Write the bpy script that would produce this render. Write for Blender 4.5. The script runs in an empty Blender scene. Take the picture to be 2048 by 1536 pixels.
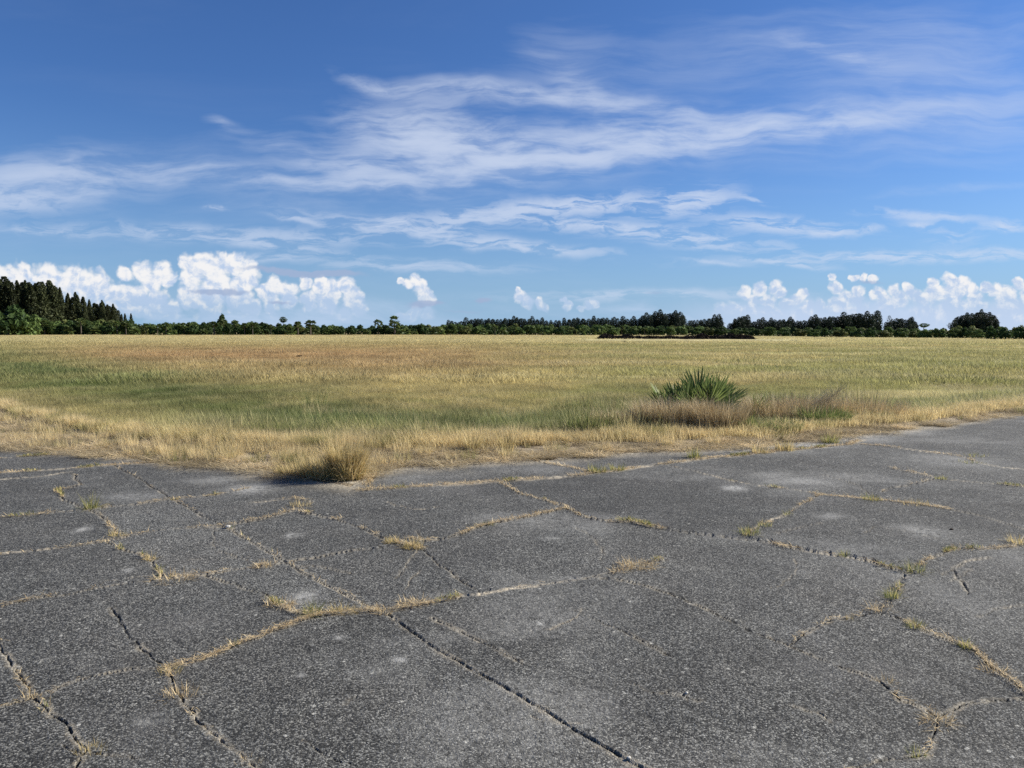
import bpy, math, random
import numpy as np
from math import radians as R, sin, cos, pi
random.seed(7); rng = np.random.default_rng(7)
scene = bpy.context.scene
COL = scene.collection

# ------------------------------------------------------------------ camera, sky, sun, exposure
F = 1515.0; CX, CY = 1024.0, 768.0; HZ = 660.0; CAMH = 1.6
TH = math.atan((CY - HZ) / F)
cd = bpy.data.cameras.new('camera'); cam = bpy.data.objects.new('camera', cd); COL.objects.link(cam)
cam.location = (0, 0, CAMH); cam.rotation_euler = (pi/2 - TH, 0, 0)
cd.sensor_width = 36; cd.lens = F/2048*36; cd.clip_start = 0.05; cd.clip_end = 20000
scene.camera = cam
SUN_EL, SUN_AZ = R(31), R(74)            # azimuth clockwise from +Y (the view)
sl = bpy.data.lights.new('sun', 'SUN'); so = bpy.data.objects.new('sun', sl); COL.objects.link(so)
sl.energy = 4.9; sl.angle = R(0.5); sl.color = (1.0, 0.94, 0.83)
so.rotation_euler = (pi/2 - SUN_EL, 0, -SUN_AZ + pi); so.location = (30, 10, 30)
scene.view_settings.view_transform = 'Standard'; scene.view_settings.look = 'None'
scene.view_settings.gamma = 1; scene.view_settings.use_curve_mapping = False
scene.view_settings.exposure = 0.8
scene.cycles.max_bounces = 6; scene.cycles.transparent_max_bounces = 8
try: scene.cycles.use_denoising = False
except Exception: pass

def ray(X, Y):
    a = (X-CX)/F; b = -(Y-CY)/F
    return np.array([a, cos(TH)+b*sin(TH), -sin(TH)+b*cos(TH)])
def pix(X, Y, z=0.0):
    d = ray(X, Y); t = (z-CAMH)/d[2]
    return np.array([d[0]*t, d[1]*t])
def proj(x, y, z=0.0):
    zz = z-CAMH; f = y*cos(TH) - zz*sin(TH); u = y*sin(TH) + zz*cos(TH)
    return CX + F*x/f, CY - F*u/f
def at(X, D):                       # world x of photo column X at depth D
    return (X-CX)/F*D

# ------------------------------------------------------------------ node helpers
class NB:
    def __init__(s, nt): s.nt = nt; s.k = 0
    def n(s, t, **kw):
        nd = s.nt.nodes.new(t)
        for k, v in kw.items(): setattr(nd, k, v)
        return nd
    def put(s, sock, v):
        if isinstance(v, bpy.types.NodeSocket): s.nt.links.new(v, sock)
        else: sock.default_value = v
    def m(s, op, a, b=0.0, c=0.0, clamp=False):
        nd = s.n('ShaderNodeMath', operation=op, use_clamp=clamp)
        s.put(nd.inputs[0], a); s.put(nd.inputs[1], b); s.put(nd.inputs[2], c)
        return nd.outputs[0]
    def vm(s, op, a, b=(0,0,0), sc=1.0):
        nd = s.n('ShaderNodeVectorMath', operation=op)
        s.put(nd.inputs[0], a); s.put(nd.inputs[1], b)
        if op == 'SCALE': s.put(nd.inputs['Scale'], sc)
        return nd.outputs['Value'] if op in ('LENGTH', 'DISTANCE', 'DOT_PRODUCT') else nd.outputs[0]
    def noise(s, vec, scale, detail=4, rough=0.55, dist=0.0, out='Fac'):
        nd = s.n('ShaderNodeTexNoise'); s.put(nd.inputs['Vector'], vec)
        nd.inputs['Scale'].default_value = scale; nd.inputs['Detail'].default_value = detail
        nd.inputs['Roughness'].default_value = rough; nd.inputs['Distortion'].default_value = dist
        return nd.outputs[out]
    def voro(s, vec, scale, out='Color', rnd=1.0):
        nd = s.n('ShaderNodeTexVoronoi'); s.put(nd.inputs['Vector'], vec)
        nd.inputs['Scale'].default_value = scale; nd.inputs['Randomness'].default_value = rnd
        return nd.outputs[out]
    def ss(s, v, a, b, lo=0.0, hi=1.0):
        nd = s.n('ShaderNodeMapRange', interpolation_type='SMOOTHSTEP')
        s.put(nd.inputs[0], v); nd.inputs[1].default_value = a; nd.inputs[2].default_value = b
        nd.inputs[3].default_value = lo; nd.inputs[4].default_value = hi
        return nd.outputs[0]
    def mix(s, f, a, b, bt='MIX'):
        nd = s.n('ShaderNodeMix', data_type='RGBA', blend_type=bt)
        s.put(nd.inputs[0], f)
        for k, v in ((6, a), (7, b)):
            if isinstance(v, (tuple, list)): v = tuple(v)[:3] + (1.0,)
            s.put(nd.inputs[k], v)
        return nd.outputs[2]
    def scale_col(s, c, f):
        return s.vm('SCALE', c, sc=f)
    def attr(s, name, out='Fac', typ='GEOMETRY'):
        nd = s.n('ShaderNodeAttribute', attribute_name=name, attribute_type=typ)
        return nd.outputs[out]
    def pos(s): return s.n('ShaderNodeNewGeometry').outputs['Position']

def new_mat(name):
    m = bpy.data.materials.new(name); m.use_nodes = True; m.node_tree.nodes.clear()
    b = NB(m.node_tree); o = b.n('ShaderNodeOutputMaterial')
    return m, b, o
def principled(b, o, col, rough=0.9, spec=0.2, normal=None):
    p = b.n('ShaderNodeBsdfPrincipled'); b.put(p.inputs['Base Color'], col)
    b.put(p.inputs['Roughness'], rough); p.inputs['Specular IOR Level'].default_value = spec
    if normal is not None: b.put(p.inputs['Normal'], normal)
    b.nt.links.new(p.outputs[0], o.inputs[0]); return p
def bump(b, h, strength, dist):
    n = b.n('ShaderNodeBump'); n.inputs['Strength'].default_value = strength
    n.inputs['Distance'].default_value = dist; b.put(n.inputs['Height'], h); return n.outputs[0]
def leafy(b, o, col, trans=0.35, rough=0.6, spec=0.15):
    p = b.n('ShaderNodeBsdfPrincipled'); b.put(p.inputs['Base Color'], col)
    p.inputs['Roughness'].default_value = rough; p.inputs['Specular IOR Level'].default_value = spec
    t = b.n('ShaderNodeBsdfTranslucent'); b.put(t.inputs['Color'], col)
    mx = b.n('ShaderNodeMixShader'); mx.inputs[0].default_value = trans
    b.nt.links.new(p.outputs[0], mx.inputs[1]); b.nt.links.new(t.outputs[0], mx.inputs[2])
    b.nt.links.new(mx.outputs[0], o.inputs[0])

# ------------------------------------------------------------------ world: Nishita sky with cirrus and far cumulus
world = bpy.data.worlds.new('World'); scene.world = world; world.use_nodes = True
wn = world.node_tree; wn.nodes.clear(); b = NB(wn)
wo = b.n('ShaderNodeOutputWorld'); bg = b.n('ShaderNodeBackground')
wn.links.new(bg.outputs[0], wo.inputs[0]); bg.inputs[1].default_value = 0.1
sky = b.n('ShaderNodeTexSky', sky_type='NISHITA'); sky.sun_disc = False
sky.sun_elevation = SUN_EL; sky.sun_rotation = SUN_AZ
sky.air_density = 1.0; sky.dust_density = 0.5; sky.ozone_density = 5.0; sky.altitude = 0
skyc = b.mix(1.0, sky.outputs[0], (0.335, 0.465, 0.66), 'MULTIPLY')
tc = b.n('ShaderNodeTexCoord').outputs['Generated']
sp = b.n('ShaderNodeSeparateXYZ'); wn.links.new(tc, sp.inputs[0])
dx, dy, dz = sp.outputs
front = b.ss(dy, 0.15, 0.45)
# paler air towards the horizon
hz = b.m('POWER', b.m('SUBTRACT', 1.0, b.m('MULTIPLY', b.m('MAXIMUM', dz, 0.0), 3.4), clamp=True), 2.2)
skyc = b.mix(b.m('MULTIPLY', hz, .85), skyc, (1.9, 3.05, 4.45))
iy = b.m('DIVIDE', 1.0, b.m('MAXIMUM', dy, 0.1))
u = b.m('MULTIPLY', dx, iy); v = b.m('MULTIPLY', dz, iy)
cb = b.n('ShaderNodeCombineXYZ'); b.put(cb.inputs[0], u); b.put(cb.inputs[1], v); P = cb.outputs[0]
def uv(X, Y):
    d = ray(X, Y); return d[0]/d[1], d[2]/d[1]
# cirrus: each streak (X, Y, half length, half width, tilt deg (+ = right end up), weight)
CIR = [(90,362,170,34,2,1.1),(20,400,120,22,0,.5),(300,330,200,22,-6,.22),(430,352,130,20,-4,.42),
 (760,170,90,12,-14,.5),(930,182,150,15,-5,.75),(1080,190,90,16,0,.4),
 (800,285,95,38,-10,.7),(850,262,150,48,-4,.95),(960,290,150,34,-6,.75),(1180,300,330,26,3,.8),(1350,262,260,28,2,.85),
 (1600,255,260,17,2,.95),(1250,205,210,18,-5,.72),(1150,165,90,22,-35,.45),(1130,110,85,60,0,.34),
 (880,350,300,34,4,.72),(680,335,160,24,-18,.5),(1100,320,240,20,8,.6),(650,372,140,10,-4,.5),
 (1800,120,330,60,-4,.48),(1950,230,260,60,-2,.4),(1900,60,300,50,-2,.3),(700,440,300,40,0,.2),(150,480,260,40,0,.22),(1300,150,300,70,0,.22),(300,310,230,40,0,.3),(1700,300,350,45,2,.3),(1000,560,500,40,0,.15),(1660,110,110,16,-14,.5),(1950,190,230,40,-2,.42),(1800,215,180,18,2,.35),(1500,110,300,60,5,.15),
 (1000,428,280,17,6,.7),(1150,410,130,14,4,.55),(1380,403,75,20,6,.9),(1300,420,60,14,0,.5),
 (1340,472,230,15,-6,.75),(1200,450,120,10,-4,.5),(1560,450,140,14,-4,.75),(1640,460,34,9,0,.8),
 (850,462,230,13,-8,.62),(600,440,50,5,-10,.5),(430,468,330,14,-2,.45),(560,492,140,8,-6,.42),(80,462,100,6,-4,.3),
 (1060,495,170,9,-4,.55),(1850,513,330,10,1,.7),(1580,528,90,5,-6,.5),(1430,522,50,4,-8,.4),
 (1850,432,120,8,-4,.55),(2020,452,45,9,0,.9),(1832,446,30,5,0,.7),(1730,458,40,6,8,.6),(1505,402,40,6,-10,.4),
 (830,530,190,11,-2,.45),(1300,590,240,9,1,.5),(430,417,20,4,0,.6),(465,245,34,9,-18,.38),(540,515,70,8,0,.5),
 (1900,470,70,20,0,.25),(1900,300,240,30,0,.12),(1900,380,160,10,6,.2)]
def blob(Pv, X, Y, a, w, rot):
    c = uv(X, Y); mp = b.n('ShaderNodeMapping', vector_type='TEXTURE')
    b.put(mp.inputs[0], Pv); mp.inputs[1].default_value = (c[0], c[1], 0)
    mp.inputs[2].default_value = (0, 0, R(rot)); mp.inputs[3].default_value = (a/F, w/F, 1)
    return mp.outputs[0]
n1 = b.n('ShaderNodeTexNoise'); b.put(n1.inputs[0], P); n1.inputs['Scale'].default_value = 7; n1.inputs['Detail'].default_value = 3
warp = b.vm('MULTIPLY', b.vm('SUBTRACT', n1.outputs['Color'], (.5,.5,.5)), (.08, .042, 0))
PW = b.vm('ADD', P, warp)
n1b = b.n('ShaderNodeTexNoise'); b.put(n1b.inputs[0], P); n1b.inputs['Scale'].default_value = 22; n1b.inputs['Detail'].default_value = 5
PL = b.vm('ADD', P, b.vm('MULTIPLY', b.vm('SUBTRACT', n1b.outputs['Color'], (.5,.5,.5)), (.055, .016, 0)))
dens = 0.0; soft = 0.0; low = 0.0
for (X, Y, a, w, rot, wt) in CIR:
    q = blob(PL if Y > 395 else PW, X, Y, a, w*1.1, rot)
    l = b.vm('DOT_PRODUCT', q, q)
    if w >= 30 and wt < .5: soft = b.m('MULTIPLY_ADD', b.m('POWER', 0.42, l), wt, soft)
    elif Y > 395: low = b.m('MULTIPLY_ADD', b.m('POWER', 0.30, l), wt*1.25, low)
    else: dens = b.m('MULTIPLY_ADD', b.m('POWER', 0.34, l), wt, dens)
fib = b.n('ShaderNodeMapping'); b.put(fib.inputs[0], PW); fib.inputs[2].default_value = (0,0,R(3)); fib.inputs[3].default_value = (6, 42, 1)
f1 = b.noise(fib.outputs[0], 1.0, 7, 0.60, 0.2)
fib2 = b.n('ShaderNodeMapping'); b.put(fib2.inputs[0], PW); fib2.inputs[2].default_value = (0,0,R(-16)); fib2.inputs[3].default_value = (16, 60, 1)
f2 = b.noise(fib2.outputs[0], 1.0, 6, 0.62, 0.3)
fb = b.m('ADD', b.m('MULTIPLY', f1, .6), b.m('MULTIPLY', f2, .4))
fbm_ = b.ss(fb, 0.38, 0.66)
cir = b.m('MULTIPLY', dens, b.m('MULTIPLY_ADD', fbm_, 1.0, 0.16))
cir = b.m('ADD', cir, b.m('MULTIPLY', soft, b.m('MULTIPLY_ADD', b.ss(f1, .3, .75), .36, .12)))
fib3 = b.n('ShaderNodeMapping'); b.put(fib3.inputs[0], PL); fib3.inputs[2].default_value = (0,0,R(7)); fib3.inputs[3].default_value = (15, 80, 1)
f3 = b.ss(b.noise(fib3.outputs[0], 1.0, 7, .62, .5), .40, .60)
cir = b.m('ADD', cir, b.m('MULTIPLY', low, b.m('MULTIPLY_ADD', f3, 1.15, .08)))
# the rest of the sky, and a thin veil everywhere: the same kind of cirrus on a high plane
iz = b.m('DIVIDE', 1.0, b.m('ADD', b.m('MAXIMUM', dz, 0.0), 0.12))
cb2 = b.n('ShaderNodeCombineXYZ'); b.put(cb2.inputs[0], b.m('MULTIPLY', dx, iz)); b.put(cb2.inputs[1], b.m('MULTIPLY', dy, iz))
ms = b.n('ShaderNodeMapping'); b.put(ms.inputs[0], cb2.outputs[0]); ms.inputs[3].default_value = (.7, 1.6, 1)
veil = b.ss(b.noise(ms.outputs[0], 1.1, 8, .6, .5), .50, .85)
veil = b.m('MULTIPLY', b.m('MULTIPLY', veil, b.ss(dz, 0.0, .12)), b.m('MULTIPLY_ADD', front, -.30, .42))
cirA = b.m('ADD', b.m('MULTIPLY', b.m('SUBTRACT', 1.0, b.m('POWER', 0.22, b.m('MAXIMUM', b.m('SUBTRACT', cir, .03), 0.0))), front), b.m('MULTIPLY', veil, .6), clamp=True)
cirA = b.m('MULTIPLY', cirA, .80)
c1 = b.mix(cirA, skyc, (3.75, 4.2, 5.1))
# low haze towards the horizon
lb = b.n('ShaderNodeMapping'); b.put(lb.inputs[0], P); lb.inputs[3].default_value = (7, 26, 1)
bank = b.m('MULTIPLY', b.ss(b.noise(lb.outputs[0], 1.0, 6, .6, .4), .38, .72), b.ss(v, .060, .012))
bank = b.m('MULTIPLY', bank, b.m('MULTIPLY_ADD', b.ss(b.m('ABSOLUTE', b.m('ADD', u, .02)), .02, .22), .5, .22))
bank = b.m('MAXIMUM', bank, b.m('MULTIPLY', b.m('MULTIPLY', b.ss(u, .16, .36), b.ss(b.m('ADD', v, b.m('MULTIPLY', b.noise(P, 20, 5, .6), .03)), .068, .034)), .85))
c1 = b.mix(bank, c1, (3.3, 3.95, 5.1))
# cumulus
CUM = [(1712,552,9),(1730,556,10),(1750,560,9),(-60,590,70),(0,570,42),(50,575,46),(100,565,38),(150,566,40),(190,572,36),(215,598,40),(265,600,36),(310,612,34),(345,622,24),
 (255,548,16),(285,540,20),(318,545,22),(335,560,18),(300,565,26),
 (378,528,20),(385,556,28),(410,530,26),(440,532,28),(470,530,24),(495,538,20),(500,562,24),(430,575,40),(475,590,34),(380,598,26),(420,618,30),
 (530,585,20),(548,572,20),(575,580,20),(580,600,18),(545,610,22),(500,618,22),
 (610,565,16),(640,572,22),(668,580,24),(692,572,20),(705,594,24),(655,606,26),(718,618,18),(620,600,22),(690,628,16),
 (803,563,7),(815,570,10),(830,564,13),(838,576,17),(848,590,17),(858,600,14),(828,622,18),(860,628,16),(800,632,12),
 (1036,582,7),(1042,595,12),(1055,604,14),(1078,606,10),(1090,614,9),(1126,602,7),(1134,612,11),(1172,611,11),(1186,606,10),(1160,618,8),
 (1445,618,14),(1470,622,18),(1440,636,18),(1500,622,18),(1490,582,14),(1520,577,15),(1550,574,14),(1562,584,14),(1590,598,13),(1575,606,16),(1540,610,18),(1615,615,18),(1640,612,14),
 (1668,556,9),(1672,575,14),(1690,592,17),(1712,600,15),(1680,610,20),(1745,592,10),(1788,580,13),(1800,598,20),(1830,592,15),(1846,600,14),(1770,608,20),(1850,618,14),(1470,650,40),(1540,645,38),(1610,650,40),(1690,648,44),(1770,650,44),(1850,648,46),(1930,648,48),(2010,645,48),(1540,600,20),(1760,590,16),(1870,590,22),(1715,585,14),(1600,585,13),(1510,600,16),(1820,575,12),(1975,575,14),(2015,590,20),(1660,632,22),(1720,630,26),(1780,634,26),(1840,640,20),
 (1868,566,12),(1900,562,18),(1925,570,20),(1945,580,18),(1905,588,26),(1955,598,20),(1995,584,16),(2005,602,16),(1900,615,28),(1960,625,24),(2036,570,14),(2060,590,26),(2030,620,26),(2100,600,40)]
nz = b.n('ShaderNodeTexNoise'); b.put(nz.inputs[0], P); nz.inputs['Scale'].default_value = 20; nz.inputs['Detail'].default_value = 6; nz.inputs['Roughness'].default_value = .6
PC = b.vm('ADD', P, b.vm('MULTIPLY', b.vm('SUBTRACT', nz.outputs['Color'], (.5,.5,.5)), (.030, .023, 0)))
def fld(Pv):
    f = -1.0
    for (X, Y, r) in CUM:
        c = uv(X, Y)
        f = b.m('MAXIMUM', f, b.m('MULTIPLY_ADD', b.vm('DISTANCE', Pv, (c[0], c[1], 0)), -F/(r*1.38), 1.0))
    return f
fC = fld(PC)
vo = b.voro(PC, 62, 'Distance'); vo2 = b.voro(PC, 130, 'Distance')
bil = b.m('ADD', b.m('MULTIPLY', vo, -.30), b.m('MULTIPLY', vo2, -.24))
fF = b.m('ADD', b.m('ADD', fC, bil), .06)
cumA = b.m('MULTIPLY', b.ss(fF, -.08, .30), front)
cumA = b.m('MULTIPLY', cumA, b.ss(v, -.004, .062, .16, .97))
# light side: the field falls off towards the upper right rim
off = (.0045, .0050, 0)
nA = b.noise(PC, 48, 5, .6); nB = b.noise(b.vm('ADD', PC, off), 48, 5, .6)
vB = b.voro(b.vm('ADD', PC, off), 62, 'Distance')
lit = b.m('ADD', b.m('MULTIPLY', b.m('SUBTRACT', nA, nB), 3.2), b.m('MULTIPLY', b.m('SUBTRACT', vB, vo), .6))
lit = b.m('ADD', lit, b.ss(v, .012, .075, .08, .78))
lit = b.m('ADD', lit, b.m('MULTIPLY', fF, -.12), clamp=True)
cc = b.mix(b.ss(lit, .0, 1.0), (2.85, 3.55, 4.75), (5.3, 5.25, 5.25))
c2 = b.mix(cumA, c1, cc)
# thin grey shreds in front of the cumulus
GR = [(600,545,110,7,-2,.8),(440,586,60,5,0,.8),(850,606,40,7,0,.75),(968,603,16,5,0,.6),(1742,566,34,6,-4,.4),(1310,588,26,5,0,.3),(640,546,60,5,0,.5),(560,606,30,4,0,.5),(930,622,60,4,0,.3)]
gd = 0.0
for (X, Y, a, w, rot, wt) in GR:
    q = blob(PC, X, Y, a, w, rot); gd = b.m('MULTIPLY_ADD', b.m('POWER', .35, b.vm('DOT_PRODUCT', q, q)), wt, gd)
c3 = b.mix(b.m('MULTIPLY', b.ss(gd, .10, .55, 0, .85), front), c2, (2.05, 2.6, 3.75))
wn.links.new(c3, bg.inputs[0])

# ------------------------------------------------------------------ mesh helpers
def mesh_from(name, V, tris=None, quads=None, attrs=None, mat=None, smooth=False):
    me = bpy.data.meshes.new(name); V = np.asarray(V, np.float32)
    nt = 0 if tris is None else len(tris); nq = 0 if quads is None else len(quads)
    me.vertices.add(len(V)); me.vertices.foreach_set('co', V.ravel())
    loops = []; 
    if nt: loops.append(np.asarray(tris, np.int32).ravel())
    if nq: loops.append(np.asarray(quads, np.int32).ravel())
    L = np.concatenate(loops); me.loops.add(len(L)); me.loops.foreach_set('vertex_index', L)
    tot = np.concatenate([np.full(nt, 3, np.int32), np.full(nq, 4, np.int32)])
    st = np.concatenate([[0], np.cumsum(tot)[:-1]]).astype(np.int32)
    me.polygons.add(nt+nq); me.polygons.foreach_set('loop_start', st)
    me.polygons.foreach_set('use_smooth', np.full(nt+nq, smooth))
    me.update(calc_edges=True)
    for k, a in (attrs or {}).items():
        a = np.asarray(a, np.float32)
        if a.ndim == 1: at_ = me.attributes.new(k, 'FLOAT', 'POINT'); at_.data.foreach_set('value', a)
        else:
            at_ = me.attributes.new(k, 'FLOAT_COLOR', 'POINT')
            c = np.ones((len(a), 4), np.float32); c[:, :3] = a[:, :3]; at_.data.foreach_set('color', c.ravel())
    if mat: me.materials.append(mat)
    return me
def tag(o, label=None, cat=None, group=None, kind=None):
    if label: o['label'] = label
    if cat: o['category'] = cat
    if group: o['group'] = group
    if kind: o['kind'] = kind
    return o
def obj(name, me, parent=None, loc=(0,0,0), rz=0, sc=1):
    o = bpy.data.objects.new(name, me); COL.objects.link(o)
    o.location = loc; o.rotation_euler = (0,0,rz); o.scale = (sc,)*3 if not isinstance(sc, tuple) else sc
    if parent: o.parent = parent
    return o

def _h(ix, iy, s):
    n = (ix.astype(np.int64)*374761393 + iy.astype(np.int64)*668265263 + s*974711) & 0xffffffff
    n = ((n ^ (n >> 13))*1274126177) & 0xffffffff
    return ((n ^ (n >> 16)) & 0xffffff)/float(0xffffff)
def vn(x, y, s=0):
    x = np.asarray(x, float); y = np.asarray(y, float)
    ix = np.floor(x); iy = np.floor(y); fx = x-ix; fy = y-iy
    fx = fx*fx*(3-2*fx); fy = fy*fy*(3-2*fy); ix = ix.astype(np.int64); iy = iy.astype(np.int64)
    return (_h(ix,iy,s)*(1-fx)+_h(ix+1,iy,s)*fx)*(1-fy)+(_h(ix,iy+1,s)*(1-fx)+_h(ix+1,iy+1,s)*fx)*fy
def fbm(x, y, s=0, o=4):
    r = 0; a = .5; t = 0
    for k in range(o): r = r+a*vn(x*2**k, y*2**k, s+k*17); t += a; a *= .5
    return r/t
def sstep(v, a, b_):
    t = np.clip((v-a)/(b_-a), 0, 1); return t*t*(3-2*t)

def blades(base, az, lean0, lean1, L, W, nseg=2, tone=None):
    """N curved tapered blades; leans from the vertical in radians. returns V, tris, quads, tone, tip"""
    N = len(base); dirh = np.stack([np.cos(az), np.sin(az), np.zeros(N)], 1)
    tw = az + pi/2 + rng.normal(0, .5, N); side = np.stack([np.cos(tw), np.sin(tw), np.zeros(N)], 1)
    p = base.copy(); rows = []; tv = []
    for k in range(nseg+1):
        t = k/nseg; w = W*(1-t)**.7*.5
        if k < nseg: rows += [p-side*w[:, None], p+side*w[:, None]]; tv += [t, t]
        else: rows += [p]; tv += [1]
        ln = lean0+(lean1-lean0)*(t+.5/nseg)
        p = p+(dirh*np.sin(ln)[:, None]+np.array([0,0,1.])*np.cos(ln)[:, None])*(L/nseg)[:, None]
    M = len(rows); V = np.stack(rows, 1).reshape(-1, 3); o = np.arange(N)[:, None]*M
    quads = [o+np.array([[2*k, 2*k+1, 2*k+3, 2*k+2]]) for k in range(nseg-1)]
    tris = o+np.array([[2*nseg-2, 2*nseg-1, 2*nseg]])
    tn = rng.uniform(0, 1, N) if tone is None else tone
    return V, tris, (np.concatenate(quads) if quads else np.zeros((0,4),int)), np.repeat(tn, M), np.tile(tv, N)
def merge(parts):
    V=[];T=[];Q=[];A=[];B=[];n=0
    for v_, t_, q_, a_, b_ in parts:
        V.append(v_); T.append(t_+n); Q.append(q_+n); A.append(a_); B.append(b_); n += len(v_)
    return np.concatenate(V), np.concatenate(T), np.concatenate(Q), np.concatenate(A), np.concatenate(B)
def blade_mesh(name, parts, mat):
    V, T, Q, A, B = merge(parts) if isinstance(parts, list) else parts
    return mesh_from(name, V, T, Q, {'tone': A, 'tip': B}, mat)

# ------------------------------------------------------------------ materials
def grass_mat(name, instanced, colA=None, colB=None, tipc=(.66,.55,.32), tipw=.35, trans=.45):
    m, b, o = new_mat(name)
    tone = b.attr('tone'); tip = b.attr('tip')
    if instanced: base = b.attr('tint', 'Color', 'INSTANCER')
    else: base = b.mix(tone, colA, colB)
    base = b.scale_col(base, b.m('MULTIPLY_ADD', tone, .5, .85))
    base = b.mix(b.m('MULTIPLY', b.m('MULTIPLY', tip, tone), tipw), base, tipc)
    base = b.scale_col(base, b.m('MULTIPLY_ADD', b.noise(b.pos(), 1.7, 3), .5, .75))
    leafy(b, o, base, trans); return m
M_grass = grass_mat('grass_blades', True)
M_gold = grass_mat('golden_grass', True, tipc=(.66,.52,.28), tipw=.6)
M_straw = grass_mat('straw', False, (.42,.30,.15), (.66,.53,.32), tipw=.3, trans=.2)
M_tuft = grass_mat('tuft_grass', False, (.30,.25,.09), (.62,.48,.24), tipw=.55)
M_tuftg = grass_mat('tuft_green', False, (.10,.15,.03), (.42,.36,.14), tipw=.3)
M_dead = grass_mat('dead_stalks', False, (.26,.19,.10), (.55,.45,.28), tipw=.3, trans=.2)
M_weed = grass_mat('green_weed', False, (.05,.10,.028), (.22,.25,.08), tipw=.1)

def asphalt_mat():
    m, b, o = new_mat('asphalt'); p = b.pos()
    sand = b.attr('sand'); dirt = b.attr('dirt'); pale = b.attr('pale'); slab = b.attr('slab')
    big = b.noise(p, .55, 5, .6); mid = b.noise(p, 3.2, 5, .65); mot = b.noise(p, 22, 4, .6)
    st = b.voro(p, 165, 'Color'); sx = b.n('ShaderNodeSeparateColor'); b.nt.links.new(st, sx.inputs[0])
    d1 = b.voro(p, 165, 'Distance')
    st2 = b.voro(p, 84, 'Color'); sx2 = b.n('ShaderNodeSeparateColor'); b.nt.links.new(st2, sx2.inputs[0])
    d2 = b.voro(p, 84, 'Distance')
    val = b.m('MULTIPLY_ADD', b.m('POWER', sx.outputs[0], 3.2), .27, .020)
    val = b.m('ADD', val, b.m('MULTIPLY', b.m('GREATER_THAN', sx2.outputs[1], .86), b.m('MULTIPLY', b.ss(d2, .55, .1), .12)))
    k = b.m('ADD', b.m('MULTIPLY', big, .9), b.m('MULTIPLY', mid, .8))
    k = b.m('ADD', k, b.m('MULTIPLY_ADD', mot, .5, -.12))
    k = b.m('MULTIPLY', k, b.m('MULTIPLY_ADD', slab, .42, .80))
    v0 = b.m('MULTIPLY', val, k)
    hue = b.mix(b.noise(p, 1.4, 3), (1.07,1.02,.90), (1.0,1.02,.945))
    base = b.vm('MULTIPLY', hue, v0)
    base = b.mix(b.m('MULTIPLY', b.ss(b.noise(p, .9, 5, .6), .52, .80), .38), base, (.17,.165,.155))
    base = b.mix(b.m('MULTIPLY', b.ss(b.noise(p, .7, 6, .7), .50, .72), .30), base, b.vm('MULTIPLY', base, (.62, .50, .42)))
    base = b.mix(b.m('MULTIPLY', b.ss(b.noise(b.vm('ADD', p, (7, 3, 0)), 1.9, 6, .72), .54, .70), .42), base, b.vm('MULTIPLY', base, (1.75, 1.75, 1.72)))
    base = b.mix(b.m('MULTIPLY', b.ss(b.noise(b.vm('ADD', p, (2, 9, 0)), 2.6, 6, .75), .56, .70), .5), base, b.vm('MULTIPLY', base, (.5, .5, .52)))
    # light worn, lichen-like spots
    spots = b.m('MULTIPLY', b.ss(b.noise(p, 5.5, 3, .5), .69, .77), b.ss(b.noise(p, 60, 2), .38, .6))
    base = b.mix(b.m('MULTIPLY', spots, .4), base, (.38,.37,.33))
    pl = b.m('MULTIPLY', pale, b.ss(b.m('ADD', mot, b.m('MULTIPLY', mid, .5)), .45, .95), clamp=True)
    base = b.mix(b.m('MULTIPLY', pl, .95), base, (.33,.325,.30))
    # specks of bare white aggregate
    w3 = b.voro(p, 19, 'Color'); sx3 = b.n('ShaderNodeSeparateColor'); b.nt.links.new(w3, sx3.inputs[0])
    sp_ = b.m('MULTIPLY', b.m('GREATER_THAN', sx3.outputs[2], .975), b.ss(b.m('ADD', b.voro(p, 19, 'Distance'), b.m('MULTIPLY', b.noise(p, 70, 2), .4)), .42, .30))
    base = b.mix(b.m('MULTIPLY', sp_, .7), base, (.46,.45,.40))
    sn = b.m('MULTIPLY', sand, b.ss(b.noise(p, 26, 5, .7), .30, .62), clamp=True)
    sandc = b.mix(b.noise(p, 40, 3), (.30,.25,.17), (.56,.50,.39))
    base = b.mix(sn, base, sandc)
    base = b.mix(b.m('MULTIPLY', dirt, .9), base, (.018,.015,.012))
    h = b.m('ADD', b.m('MULTIPLY', d1, -.5), b.m('MULTIPLY', d2, -.6))
    h = b.m('ADD', h, b.m('MULTIPLY', b.noise(p, 45, 4, .7), .8))
    principled(b, o, base, .85, .28, bump(b, h, .75, .006)); return m
M_asph = asphalt_mat()

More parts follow.
